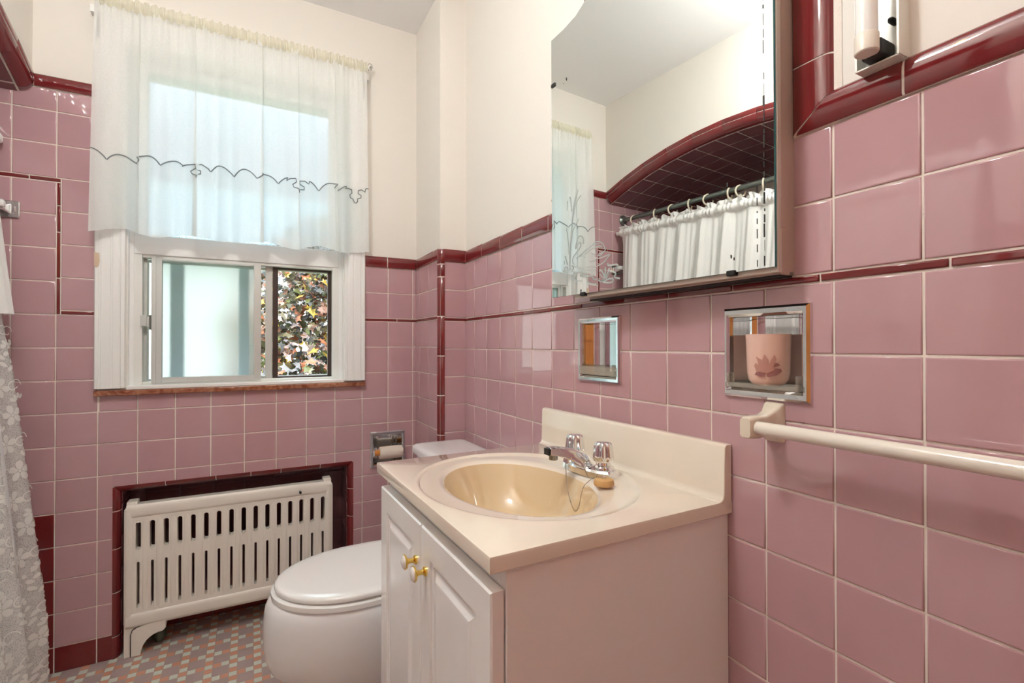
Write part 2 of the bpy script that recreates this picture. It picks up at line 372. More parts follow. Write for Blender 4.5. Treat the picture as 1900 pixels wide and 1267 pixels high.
def cap_run(bm, P0, P1, upv, nv, hgt, joints, prof=None, mi=0, gap=.0013, sh0=0, sh1=0):
    # a run of glazed trim pieces: profile in (up, out), rounded over at the top
    P0, P1, upv, nv = Vector(P0), Vector(P1), Vector(upv), Vector(nv); L = (P1-P0).length; d = (P1-P0).normalized()
    if prof is None:
        prof = [(.001,0),(.001,.006),(.004,.0085),(hgt-.016,.0085),(hgt-.009,.0078),(hgt-.004,.0055),(hgt-.001,.0025),(hgt,0)]
    js = [0]+[j for j in joints if .01 < j < L-.01]+[L]
    gmi = GMI.get(id(bm))
    if gmi is not None: loft(bm, [[P0+d*(s_+(q)*(1-u/hgt))+upv*(u*.97)+nv*(o*.86) for u, o in prof] for s_, q in ((.0004,-sh0),(L-.0004,sh1))], mi=gmi)
    for a, b_ in zip(js[:-1], js[1:]):
        rings = []
        for s_, sh in ((a+gap,.5),(a+gap+.0008,1),(b_-gap-.0008,1),(b_-gap,.5)):
            q0, q1 = (sh0 if a == 0 and s_ < a+.01 else 0), (sh1 if b_ == L and s_ > b_-.01 else 0); rings.append([P0+d*(s_+(q1-q0)*(1-u/hgt))+upv*u+nv*(o*(.82 if sh<1 else 1)) for u, o in prof])
        loft(bm, rings, mi=mi)
def autoj(L, step=.1525, first=.1): 
    r = []; s_ = first
    while s_ < L: r.append(s_); s_ += step
    return r

P = .1095
ZR, ZB = 1.0624, 1.0698
XL, XC, YC = -1.3906, -.108, -.315
CEIL = 2.472
YF = -2.56                # front wall (behind the camera)
XT = -2.17                # far wall of the tub alcove
YA = -1.50                # end of the alcove
R_rows = [ZR-k*P for k in range(10)]+[1.1719,1.1855,1.295,1.4045]
B_rows = [ZB-k*P for k in range(10)]+[1.1793,1.193,1.3025,1.412]
pw = lambda base, liner: (lambda u, v: 1 if v < base or liner[0] < v < liner[1] else 0)
rw = lambda u, v, h: Vector((-h, u, v))          # right wall: u = y
bw = lambda u, v, h: Vector((u, -h, v))          # back wall: u = x
lw = lambda u, v, h: Vector((XL+h, u, v))        # left wall
fwm = lambda u, v, h: Vector((u, YF+h, v))       # front wall

# ---------------------------------------------------------------- floor, ceiling
bm = BM(); box(bm, XT-.1, .12, YF-.1, .26, -.06, 0); finish('floor', bm, FLOORM, kind='structure')
bm = BM(); box(bm, XT-.1, .12, YF-.1, .26, CEIL, CEIL+.08); finish('ceiling', bm, CEILM, kind='structure')

# ---------------------------------------------------------------- right wall
BIGH = (-1.679,-1.545,1.000,1.128); SMH = (-1.241,-1.104,.998,1.134)
bm = BM(); wall_slab(bm, rw, YF, 0, 0, CEIL, [BIGH,SMH], .11)
wr = finish('wall_right', bm, PLASTER, kind='structure')
bm = BM()
y_lines = [-.408-k*P for k in range(-1,21)]
grout(bm, rw, (YF,YC,0,1.4045), [BIGH,SMH], 2)
grout(bm, rw, (-1.735,-1.66,1.4045,1.97), [], 2)
field(bm, rw, y_lines, R_rows, (YF,YC,0,1.1719), [BIGH,SMH], pw(ZR-9*P,(9,9)))
lj = [-.34,-.48,-.63,-.79,-.95,-1.10,-1.263,-1.397,-1.55,-1.703,-1.859,-2.013,-2.168,-2.32,-2.48]
field(bm, rw, lj, [], (YF,YC,1.1719,1.1855), [], lambda u,v: 1, h=.0045)
field(bm, rw, y_lines, R_rows, (YF,YC,1.1855,1.4045), [])
finish('wall_tiles', bm, [PINK,WINE,GROUT], wr)
bm = BM(); GMI[id(bm)] = 1
cap_run(bm, (-.001,YC,1.4045), (-.001,-1.11,1.4045), (0,0,1), (-1,0,0), .0505, [.018,.17,.32,.475,.63,.78], sh1=.0565)
cap_run(bm, (-.001,-1.7235,1.4045), (-.001,YF,1.4045), (0,0,1), (-1,0,0), .0505, [.09,.245,.40,.55,.7], sh0=.0565)
GMI.clear(); finish('cap_trim', bm, [WINE,GROUT], wr, smooth=40)
# upright trim framing the cabinet recess, mitred to the cap
bm = BM()
for ya, yb, sgn in ((-1.665,-1.7235,-1),(-1.17,-1.1115,1)):
    prof = [(0,0),(0,.006),(.003,.0085),(.040,.0085),(.050,.0075),(.0555,.004),(.0585,0)]
    loft(bm, [[(-.001-o*.86, ya+sgn*u, (1.4055+u*.82)) for u, o in prof], [(-.001-o*.86, ya+sgn*u, 1.97) for u, o in prof]], mi=1)
    zs = [(1.4065,1.51),(1.5125,1.663),(1.665,1.816),(1.818,1.97)]
    for i, (za, zb) in enumerate(zs):
        loft(bm, [[(-.001-o, ya+sgn*u, (za+u*.82 if i == 0 else za)) for u, o in prof], [(-.001-o, ya+sgn*u, zb) for u, o in prof]])
bmesh.ops.recalc_face_normals(bm, faces=bm.faces)
finish('upright_trim', bm, [WINE,GROUT], wr, smooth=40)

# ---------------------------------------------------------------- pipe chase in the corner
bm = BM(); box(bm, XC, 0, YC, 0, 0, CEIL)
ch = finish('wall_chase', bm, PLASTER, kind='structure')
cs = lambda u, v, h: Vector((XC-h, u, v)); cf = lambda u, v, h: Vector((u, YC-h, v))
bm = BM()
grout(bm, cs, (YC,0,0,1.412), (), 2); grout(bm, cf, (XC,0,0,1.4045), (), 2)
ys = [-.064,-.176]
field(bm, cs, ys, B_rows, (YC+.012,0,0,1.1793), (), pw(.0843,(9,9)))
field(bm, cs, [], [], (YC+.012,0,1.1793,1.193), (), lambda u,v:1, h=.0045)
field(bm, cs, ys, B_rows, (YC+.012,0,1.193,1.412), ())
field(bm, cf, [], R_rows, (XC+.014,0,0,1.1719), (), pw(.0769,(9,9)))
field(bm, cf, [], [], (XC+.014,0,1.1719,1.1855), (), lambda u,v:1, h=.0045)
field(bm, cf, [], R_rows, (XC+.014,0,1.1855,1.4045), ())
finish('wall_tiles', bm, [PINK,WINE,GROUT], ch)
bm = BM(); GMI[id(bm)] = 1
cap_run(bm, (XC+.001,0,1.412), (XC+.001,YC+.014,1.412), (0,0,1), (-1,0,0), .048, [.035,.24,.275])
cap_run(bm, (XC+.014,YC+.001,1.4045), (0,YC+.001,1.4045), (0,0,1), (0,-1,0), .052, [])
# rounded corner bead
GMI.clear()
zs = [0,.12,.27,.42,.575,.725,.88,1.035,1.19,1.345,1.395,1.4545]
for za, zb in zip(zs[:-1], zs[1:]):
    rr = []
    for z, k in ((za+.001,.8),(za+.0025,1),(zb-.0025,1),(zb-.001,.8)):
        ring = [(XC+.02, YC+.02, z)]
        for q in range(9):
            a = PI+PI/2*q/8
            ring.append((XC+.016+math.cos(a)*(.018+.005*k), YC+.016+math.sin(a)*(.018+.005*k), z))
        rr.append(ring)
    loft(bm, rr)
loft(bm, [[(XC+.02,YC+.02,z)]+[(XC+.016+math.cos(PI+PI/2*q/8)*.0222, YC+.016+math.sin(PI+PI/2*q/8)*.0222, z) for q in range(9)] for z in (0,1.452)], mi=1)
finish('corner_bead', bm, [WINE,GROUT], ch, smooth=40)

# ---------------------------------------------------------------- back wall
WO = (-1.143,-.418,.93,2.16)            # window opening
NI = (-1.158,-.400,0,.570)              # radiator niche
NH = (-1.1785,-.3795,0,.5915)
TPH = (-.297,-.172,.566,.690)
bm = BM(); wall_slab(bm, bw, XT, 0, 0, CEIL, [WO,(NH[0]+.001,NH[1]-.001,0,NH[3]-.001),TPH], .26)
wb_ = finish('wall_back', bm, PLASTER, kind='structure')
x_lines = [-1.4385+k*P for k in range(-7,13)]
CW = (-1.215,-.346,.91,2.2)
bm = BM()
grout(bm, bw, (XT,XC,0,1.412), [CW,NH,TPH], 2); grout(bm, bw, (XT,-1.2,1.412,1.921), [CW], 2)
def bmi(u, v):
    if v < .0843: return 1
    if v < .5223 and -1.4385 < u < -1.329: return 1
    return 0
VX0, VX1 = -1.3288, -1.3172
field(bm, bw, x_lines, B_rows, (XT,XC,0,1.1793), [CW,NH,TPH], bmi)
field(bm, bw, [-.34,-.195], [], (CW[1],XC,1.1793,1.193), [], lambda u,v:1, h=.0045)
field(bm, bw, x_lines, B_rows, (CW[1],XC,1.193,1.412), [])
# left of the window: the liner steps up
field(bm, bw, [], [], (VX1,CW[0],1.1793,1.193), [], lambda u,v:1, h=.0045)
field(bm, bw, [], [1.3025,1.412,1.5215], (VX1,CW[0],1.193,1.631), [])
field(bm, bw, [], [1.30,1.4525,1.54], (VX0,VX1,1.1793,1.617), [], lambda u,v:1, h=.0045)
field(bm, bw, x_lines, [ZB+k*P for k in range(1,5)], (XT,VX0,1.1793,1.617), [])
field(bm, bw, [-1.396,-1.55,-1.70,-1.85,-2.0], [], (XT,VX1,1.617,1.631), [], lambda u,v:1, h=.0045)
field(bm, bw, x_lines, [1.7405,1.85], (XT,CW[0],1.631,1.921), [])
finish('wall_tiles', bm, [PINK,WINE,GROUT], wb_)
bm = BM(); GMI[id(bm)] = 1
cap_run(bm, (-.3355,-.001,1.412), (XC,-.001,1.412), (0,0,1), (0,-1,0), .048, [.098])
cap_run(bm, (-1.386,-.001,1.921), (-1.225,-.001,1.921), (0,0,1), (0,-1,0), .044, [])
GMI.clear(); finish('cap_trim', bm, [WINE,GROUT], wb_, smooth=40)
# rounded bullnose round the radiator niche
bm = BM()
def bull(p0, p1, inn, js):
    # quarter-round from the wall face into the niche; inn = unit vector towards the opening
    p0, p1, inn = Vector(p0), Vector(p1), Vector(inn); L = (p1-p0).length; d = (p1-p0).normalized(); r = .021
    js = [0]+js+[L]
    loft(bm, [[p0+d*s_+Vector((0,.03,0)), p0+d*s_+Vector((0,-.002,0))]+[p0+d*s_+inn*(r*math.sin(PI/2*q/8)*.96)+Vector((0,-.002+r*(1-math.cos(PI/2*q/8)),0)) for q in range(9)]+[p0+d*s_+inn*r*.96+Vector((0,.03,0))] for s_ in (.0005,L-.0005)], mi=1)
    for a, b_ in zip(js[:-1], js[1:]):
        rings = []
        for s_, k in ((a+.001,.9),(a+.002,1),(b_-.002,1),(b_-.001,.9)):
            ring = [p0+d*s_+Vector((0,.03,0)), p0+d*s_+Vector((0,-.003*k,0))]
            for q in range(9):
                t = PI/2*q/8; ring.append(p0+d*s_+inn*(r*math.sin(t)*k)+Vector((0,-.003*k+r*(1-math.cos(t)),0)))
            ring.append(p0+d*s_+inn*r*k+Vector((0,.03,0))); rings.append(ring)
        loft(bm, rings)
bull((NH[0],0,0),(NH[0],0,NH[3]-.002),(1,0,0),[.075,.225,.375,.505][:4])
bull((NH[1],0,0),(NH[1],0,NH[3]-.002),(-1,0,0),[.06,.21,.36,.475])
bull((NH[0]+.004,0,NH[3]),(NH[1]-.004,0,NH[3]),(0,0,-1),[.145,.30,.415,.52,.665])
bmesh.ops.recalc_face_normals(bm, faces=bm.faces)
finish('niche_bullnose', bm, [WINE,GROUT], wb_, smooth=40)
# niche lining
ND = .16
bm = BM()
nb = lambda u, v, h: Vector((u, ND-h, v)); nl = lambda u, v, h: Vector((NI[0]+h, u, v)); nr = lambda u, v, h: Vector((NI[1]-h, u, v)); ntp = lambda u, v, h: Vector((u, v, NI[3]-h))
grout(bm, nb, (NI[0],NI[1],0,NI[3]), (), 2); grout(bm, nl, (.02,ND,0,NI[3]), (), 2); grout(bm, nr, (.02,ND,0,NI[3]), (), 2); grout(bm, ntp, (NI[0],NI[1],.02,ND), (), 2)
nm = lambda u, v: 1 if v < .0843 else 0
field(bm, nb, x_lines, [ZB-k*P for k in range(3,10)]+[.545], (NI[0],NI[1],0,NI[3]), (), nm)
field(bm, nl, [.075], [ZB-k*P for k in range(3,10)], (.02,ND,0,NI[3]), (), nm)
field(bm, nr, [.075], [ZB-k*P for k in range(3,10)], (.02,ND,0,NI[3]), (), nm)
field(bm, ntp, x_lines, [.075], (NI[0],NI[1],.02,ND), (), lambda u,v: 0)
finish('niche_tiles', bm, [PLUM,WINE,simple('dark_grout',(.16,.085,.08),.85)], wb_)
bm = BM(); box(bm, NI[0]-.01, NI[1]+.01, ND, .24, 0, NI[3]+.02); finish('niche_backing', bm, PLASTER, wb_)

# ---------------------------------------------------------------- left side: arch over the bath alcove
def arc(y):   # outer (upper) edge of the arch trim
    R = 2.0; return 2.109-R+math.sqrt(R*R-(y+.75)**2)
bm = BM()
ysd = [0-.155*k+.0 for k in range(0,11)]
ysd = [0,-.1285,-.28,-.433,-.587,-.748,-.911,-1.068,-1.22,-1.372,YA]
pts = [(y, arc(y)) for y in ysd]
outline = [(0,CEIL)]+[(y,z-.02) for y,z in pts]+[(YA,CEIL)]
poly_prism(bm, [(XL,y,z) for y,z in outline], (-.06,0,0)); box(bm, XL-.1, XL, YF, YA, 0, CEIL)
bmesh.ops.recalc_face_normals(bm, faces=bm.faces)
wl = finish('wall_left', bm, PLASTER, kind='structure')
bm = BM()
lrow = R_rows
grout(bm, lw, (YF,YA,0,1.4045), (), 2)
field(bm, lw, [YA-.04-k*P for k in range(10)], lrow, (YF,YA,0,1.1719), (), pw(.0769,(9,9)))
field(bm, lw, [YA-.1-k*.1525 for k in range(8)], [], (YF,YA,1.1719,1.1855), (), lambda u,v:1, h=.0045)
field(bm, lw, [YA-.04-k*P for k in range(10)], lrow, (YF,YA,1.1855,1.4045), ())
cap_run(bm, (XL+.001,YF,1.4045), (XL+.001,YA,1.4045), (0,0,1), (1,0,0), .05, autoj(1.0), mi=1)
finish('wall_tiles', bm, [PINK,WINE,GROUT], wl)
# arch trim pieces: flat strip then a roll under the edge
bm = BM(); bg = BM()
for (ya,za),(yb,zb) in zip(pts[:-1],pts[1:]):
    d = Vector((0,yb-ya,zb-za)); L = d.length; d.normalize(); dn = Vector((0,d.z,-d.y)); dn = dn if dn.z < 0 else -dn
    def ring(s_, prof, k):
        o = []
        for xo, dr in prof:
            o.append(Vector((XL+xo*k, ya, za))+d*s_+dn*dr)
        return o
    strip = [(-.002,0),(.005,.0015),(.0065,.004),(.0065,.0225),(.005,.0245),(-.002,.0245)]
    roll = [(-.004,.026),(.006,.027)]+[(-.028+.036*math.cos(t), .030+.035*math.sin(t)) for t in [PI/2*q/8 for q in range(9)]]+[(-.03,.05)]
    for pr_ in (strip, roll):
        loft(bm, [ring(.0018,pr_,.92), ring(.003,pr_,1), ring(L-.003,pr_,1), ring(L-.0018,pr_,.92)])
    gp = [(-.004,.002),(.004,.003),(.004,.028)]+[(-.028+.033*math.cos(t), .030+.031*math.sin(t)) for t in [PI/2*q/5 for q in range(6)]]+[(-.034,.045)]
    loft(bg, [ring(-.001,gp,1), ring(L+.001,gp,1)])
bmesh.ops.recalc_face_normals(bm, faces=bm.faces); bmesh.ops.recalc_face_normals(bg, faces=bg.faces)
finish('arch_trim', bm, WINE, wl, smooth=40); finish('arch_grout', bg, GROUT, wl, smooth=40)
# tiled barrel soffit over the tub
def soff(x, s_):
    y = -s_; return y, arc(y)-.0655
sf = lambda u, v, h: Vector((u, -v, arc(-v)-.0655-h))
bm = BM()
n = 24
A_ = [[bm.verts.new((x, -1.5*k/n, arc(-1.5*k/n)-.0655-(.0009))) for k in range(n+1)] for x in (XL-.03,XT)]
B_ = [[bm.verts.new((x, -1.5*k/n, arc(-1.5*k/n)-.02)) for k in range(n+1)] for x in (XL-.03,XT)]
for k in range(n):
    bm.faces.new((A_[0][k],A_[0][k+1],A_[1][k+1],A_[1][k])).material_index = 1; bm.faces.new((B_[0][k],B_[0][k+1],B_[1][k+1],B_[1][k])).material_index = 1
field(bm, sf, [XL-.033-k*P for k in range(1,8)], [.03+k*P for k in range(14)], (XT,XL-.033,0,1.5), (), lambda u,v: 0, bev=.0015, gap=.0026)
finish('soffit_tiles', bm, [PLUM,GROUT], wl)
# alcove side and end walls
aw = lambda u, v, h: Vector((XT+h, u, v)); ae = lambda u, v, h: Vector((u, YA+h, v))
bm = BM(); box(bm, XT-.1, XT, YA-.02, 0, 0, CEIL); wa = finish('wall_alcove', bm, PLASTER, kind='structure')
bm = BM(); box(bm, XT, XL-.1, YA-.1, YA, 0, CEIL); finish('wall_alcove_end', bm, PLASTER, kind='structure')
bm = BM(); rr_ = [ZB+k*P for k in range(-9,9)]
grout(bm, aw, (YA,0,0,2.03), (), 1); grout(bm, ae, (XT,XL-.03,0,1.9), (), 1)
field(bm, aw, [-.05-k*P for k in range(14)], rr_, (YA,0,.38,1.9), ()); field(bm, ae, x_lines, rr_, (XT,XL-.03,0,1.9), ())
field(bm, aw, [-.05-k*P for k in range(14)], [], (YA+.3,-.3,1.9,1.97), ())
finish('wall_tiles', bm, [PINK,GROUT], wa)

# ---------------------------------------------------------------- front wall with door (behind the camera)
DO = (-1.02,-.26,0,2.02)
bm = BM(); wall_slab(bm, fwm, XL, 0, 0, CEIL, [DO], .1); wf = finish('wall_front', bm, PLASTER, kind='structure')
bm = BM(); grout(bm, fwm, (XL,0,0,1.4045), [(-1.1,-.18,0,2.1)], 2)
field(bm, fwm, x_lines, R_rows, (XL,0,0,1.1719), [(-1.1,-.18,0,2.1)], pw(.0769,(9,9)))
field(bm, fwm, [], [], (XL,-1.1,1.1719,1.1855), [], lambda u,v:1); field(bm, fwm, [], [], (-.18,0,1.1719,1.1855), [], lambda u,v:1)
field(bm, fwm, x_lines, R_rows, (XL,0,1.1855,1.4045), [(-1.1,-.18,0,2.1)])
cap_run(bm, (XL,YF+.001,1.4045), (-1.1,YF+.001,1.4045), (0,0,1), (0,1,0), .05, [.12], mi=1); cap_run(bm, (-.18,YF+.001,1.4045), (0,YF+.001,1.4045), (0,0,1), (0,1,0), .05, [], mi=1)
finish('wall_tiles', bm, [PINK,WINE,GROUT], wf)
bm = BM(); box(bm, -1.015,-.265,YF-.06,YF-.02,.01,2.015); dr = finish('door_1', bm, MATS['door_wood'], kind='structure', bevel=.002)
bm = BM()
for a, b_, c, d in ((-.95,-.67,1.1,1.9),(-.61,-.33,1.1,1.9),(-.95,-.67,.15,.95),(-.61,-.33,.15,.95)): box(bm, a, b_, YF-.022, YF-.012, c, d)
finish('door_panel', bm, MATS['door_wood'], dr, bevel=.006)
bm = BM(); lathe(bm, [(.0,.0),(.028,.0),(.028,.006),(.01,.012),(.01,.03),(.024,.04),(.027,.05),(.02,.062),(.0001,.065)], (-.93,YF-.02,.98), 'y', 24); finish('door_handle', bm, BRASS, dr, smooth=40)
bm = BM(); box(bm,-1.1,-1.02,YF-.1,YF+.018,0,2.1); box(bm,-.26,-.18,YF-.1,YF+.018,0,2.1); box(bm,-1.02,-.26,YF-.1,YF+.018,2.02,2.1); finish('door_casing', bm, WPAINT, dr, bevel=.004)

# ---------------------------------------------------------------- window
wn_ = root('window_1', (-.78,0,.93)); wn_['kind'] = 'structure'
bm = BM()
def casing(xa, xb, z0, z1):   # fluted upright board
    s_ = 1 if xb > xa else -1; W = abs(xb-xa)
    pr_ = [(0,0),(0,.016),(.003,.020),(.012,.020),(.0135,.0165),(.018,.0165),(.0195,.021),(W*.62,.021),(W*.64,.0185),(W*.70,.0185),(W*.72,.022),(W*.93,.022),(W,.018),(W,0)]
    loft(bm, [[(xa+s_*u, -o, z) for u, o in pr_] for z in (z0,z1)])
casing(-1.228,-1.157,.93,2.2); casing(-.334,-.405,.93,2.2)
box(bm, -1.228, -.334, -.020, 0, 2.12, 2.205); box(bm, -1.24, -.322, -.028, 0, 2.2, 2.225)
bmesh.ops.recalc_face_normals(bm, faces=bm.faces)
finish('casing', bm, WPAINT, wn_, smooth=30)
bm = BM(); poly_prism(bm, [(x,-.0212,z) for x,z in ((-1.2275,1.392),(-1.214,1.390),(-1.213,1.362),(-1.216,1.345),(-1.222,1.340),(-1.2275,1.346))], (0,.003,0)); finish('chipped_paint', bm, simple('bare_wood',(.62,.48,.36),.7), wn_)
bm = BM()   # stops and jambs
for s_, xa in ((1,-1.157),(-1,-.405)):
    box(bm, min(xa,xa+s_*.012), max(xa,xa+s_*.012), -.017, .03, .93, 2.13)
    box(bm, min(xa+s_*.012,xa+s_*.017), max(xa+s_*.012,xa+s_*.017), .004, .09, .93, 2.13)
    box(bm, min(xa+s_*.0,xa+s_*.03), max(xa+s_*.0,xa+s_*.03), .03, .2, .93, 2.13)
box(bm, -1.157, -.405, .0, .2, 2.10, 2.16)
finish('jamb', bm, WPAINT, wn_, bevel=.0015)
bm = BM(); box(bm, -1.228, -.334, -.024, .10, .905, .923); finish('window_sill', bm, MATS['sill_marble'], wn_, bevel=.003)
bm = BM(); box(bm, -1.142,-.420,-.012,.2,.923,.936); finish('stool', bm, WPAINT, wn_, bevel=.002)
# raised lower sash: bottom rail, stiles, top rail
bm = BM()
box(bm, -1.128,-.434,.028,.060,1.403,1.475); box(bm,-1.128,-1.088,.028,.060,1.475,2.10); box(bm,-.474,-.434,.028,.060,1.475,2.10); box(bm,-1.088,-.474,.028,.060,2.062,2.10)
finish('raised_sash', bm, WPAINT, wn_, bevel=.003)
bm = BM(); box(bm, -1.09,-.472,.042,.045,1.47,2.07); finish('upper_pane', bm, RAIN, wn_)
# lower insert: outer frame
bm = BM()
box(bm,-1.128,-1.104,.030,.060,.936,1.403); box(bm,-.459,-.434,.030,.060,.936,1.403); box(bm,-1.104,-.459,.034,.075,1.393,1.403); box(bm,-1.104,-.459,.034,.075,.936,.945)
finish('insert_frame', bm, ALUW, wn_, bevel=.001)
bm = BM()   # recessed left channel
box(bm,-1.104,-1.094,.06,.10,.945,1.393); box(bm,-1.104,-.46,.08,.10,1.383,1.393); box(bm,-1.104,-.46,.08,.10,.945,.953); box(bm,-.727,-.7245,.07,.10,.945,1.393)
box(bm,-.709,-.684,.064,.085,.945,1.395)
finish('slide_track', bm, ALU, wn_, bevel=.001)
bm = BM(); box(bm,-1.094,-.709,.090,.092,.95,1.388); finish('clear_pane', bm, CLEAR, wn_)
# inner sliding frosted sash
bm = BM()
box(bm,-1.077,-1.046,.030,.052,.941,1.399); box(bm,-.751,-.7255,.030,.052,.941,1.399); box(bm,-1.046,-.751,.030,.052,1.389,1.399); box(bm,-1.046,-.751,.030,.052,.941,.961)
box(bm,-1.077,-1.063,.026,.030,.941,1.399); box(bm,-1.046,-.751,.030,.046,1.386,1.389)
fs = finish('sliding_sash', bm, ALU, wn_, bevel=.001)
bm = BM(); box(bm,-1.047,-.750,.038,.0405,.96,1.39); finish('frosted_pane', bm, FROST, fs)
bm = BM(); box(bm,-1.108,-1.090,.018,.034,1.146,1.184); box(bm,-1.090,-1.081,.022,.04,1.143,1.18); finish('latch', bm, ALU, fs, bevel=.001)
bm = BM(); box(bm,-1.083,-1.077,.020,.036,1.134,1.186); finish('latch_plate', bm, simple('latch_steel',(.18,.19,.18),.4,.7), fs, bevel=.001)
# brown framed screen on the right
bm = BM()
box(bm,-.683,-.664,.060,.072,.945,1.395); box(bm,-.474,-.456,.060,.072,.945,1.395); box(bm,-.664,-.474,.060,.072,1.385,1.395); box(bm,-.664,-.474,.060,.072,.945,.951)
finish('screen_frame', bm, BROWNF, wn_, bevel=.001)
# outer storm frame, seen blurred through the frosted pane
bm = BM()
box(bm,-1.135,-1.115,.17,.21,.936,2.1); box(bm,-.44,-.425,.17,.21,.936,2.1)
box(bm,-1.035,-.990,.14,.16,.936,1.42); box(bm,-.805,-.768,.14,.16,.936,1.42); box(bm,-1.12,-.43,.17,.2,1.43,1.47)
finish('storm_frame', bm, simple('teal_frame',(.36,.43,.42),.5), wn_, bevel=.001)

# ---------------------------------------------------------------- window curtain
def cy(x, z):
    k = (2.24-z)/.78; k = max(0, min(1, k))
    y = -.052 - (.006+.014*k)*math.sin((x+1.23)*2*PI/.15+.8) - .006*math.sin((x+1.1)*2*PI/.061+2)*(.6+.4*k)
    y += -.0035*math.sin((x+.9)*2*PI/.019+z*2)*max(0,1-k*5)
    for c, a, wd in ((-1.098,.020,.007),(-.945,.026,.011),(-.925,-.018,.008),(-.865,.012,.010),(-.725,.022,.007),(-.60,.012,.009),(-.465,.028,.009)):
        y += -a*(.35+.65*k)*math.exp(-((x-c+.006*k)/wd)**2)
    return y
def scal(x):   # height of the scalloped seam
    per = .073; t = ((x+1.255)/per) % 1
    return 1.700 + .030*math.sin(PI*t)**.8 - .004*math.sin(x*9)
def xe(x, z):  # flare to the hem and folds that double back over themselves
    k = (2.24-z)/.78; k2 = .35+.65*max(0,min(1,k)); o = x + (x+.78)*.020*k
    for c, a, wd in ((-1.098,.013,.010),(-.937,.021,.015),(-.725,.015,.011),(-.60,.010,.010),(-.465,.017,.012)):
        t = (x-c)/wd; o -= a*k2*t*math.exp(-t*t)*2.0
    return o
cu = root('window_curtain', (-.78,-.05,2.24), label='white sheer cafe curtain with scalloped seam hanging in the window', cat='curtain')
NX = 300
bm = BM(); rows = [2.232,2.20,2.15,2.08,2.0,1.92,1.85,1.79,1.745]
X = [-1.222+.886*i/NX for i in range(NX+1)]
G = [[bm.verts.new((xe(x,z), cy(x,z), z)) for x in X] for z in rows]
G.append([bm.verts.new((xe(x,1.71), cy(x,1.71), scal(x)-.001)) for x in X])
for a, b_ in zip(G[:-1], G[1:]):
    for i in range(NX): bm.faces.new((a[i],a[i+1],b_[i+1],b_[i]))
finish('sheer_panel', bm, SHEER, cu, smooth=80)
bm = BM(); G = [[bm.verts.new((xe(x,1.71), cy(x,1.71)-.0006, scal(x))) for x in X]]
for z in (1.66,1.6,1.54,1.49): G.append([bm.verts.new((xe(x,z), cy(x,z)-.0006, z)) for x in X])
G.append([bm.verts.new((xe(x,1.46), cy(x,1.46)-.0006, 1.463+.008*math.sin((x+1.2)*2*PI/.21)+.3*(cy(x,1.46)+.05))) for x in X])
for a, b_ in zip(G[:-1], G[1:]):
    for i in range(NX): bm.faces.new((a[i],a[i+1],b_[i+1],b_[i]))
finish('hem_panel', bm, SHEER2, cu, smooth=80)
bm = BM()
H = [[bm.verts.new((x, -.055-o-.004*abs(math.sin(x*260+math.sin(x*40)*3))+.002*math.sin(x*533), z+.004*math.sin(x*260+j)*(1 if j in (0,4) else 0))) for x in [-1.222+.886*i/900 for i in range(901)]] for j, (z, o) in enumerate(((2.258,.0),(2.248,.001),(2.238,.006),(2.228,.005),(2.216,.0)))]
for a, b_ in zip(H[:-1], H[1:]):
    for i in range(900): bm.faces.new((a[i],a[i+1],b_[i+1],b_[i]))
finish('gathered_header', bm, ECRU, cu, smooth=80)
# embroidered seam cord with three-lobed motifs
bm = BM()
motif = [(-.052,.004),(-.040,.012),(-.018,.012),(-.016,-.004),(-.028,-.016),(-.024,-.028),(-.010,-.034),(-.004,-.050),(.004,-.052),(.010,-.044),(.010,-.032),(.026,-.026),(.026,-.014),(.012,-.006),(.012,.008),(.028,.014),(.046,.004)]
cs_ = [-.935,-.60,-.385]
def seam(x): return xe(x,1.71)
line = []; i = 0; xs_ = [-1.222+.886*k/260 for k in range(261)]; done = set()
for x in xs_:
    hit = [c for c in cs_ if abs(x-c) < .036]
    if hit:
        if hit[0] not in done:
            done.add(hit[0])
            for a, h in motif: line.append((hit[0]+a*.8, 1.712+h*.85))
        continue
    line.append((x, scal(x)))
tube(bm, [(xe(x,1.71), cy(x,z)-.003, z) for x, z in line], .0021, 5)
finish('embroidered_seam', bm, THREAD, cu, smooth=60)
cr_ = root('curtain_rod', (-.765,-.055,2.236), label='thin white curtain rod on small hooks above the window', cat='curtain rod')
bm = BM(); tube(bm, [(-1.222,-.052,2.234),(-.325,-.052,2.236)], .0035, 8); finish('rod', bm, ALUW, cr_, smooth=60)
for x, z in ((-1.212,2.235),(-.318,2.256)):
    bm = BM(); tube(bm, [(x,0,z),(x,-.03,z),(x,-.05,z-.006),(x,-.055,z-.016),(x,-.045,z-.022)], .0018, 6); tube(bm, [(x-.010,-.03,z+.004),(x-.004,-.034,z+.012),(x+.006,-.034,z+.010),(x+.010,-.03,z-.002),(x,-.03,z-.006)], .0014, 6)
    finish('hook', bm, simple('hook_steel',(.35,.36,.33),.35,.8), cr_, smooth=60)

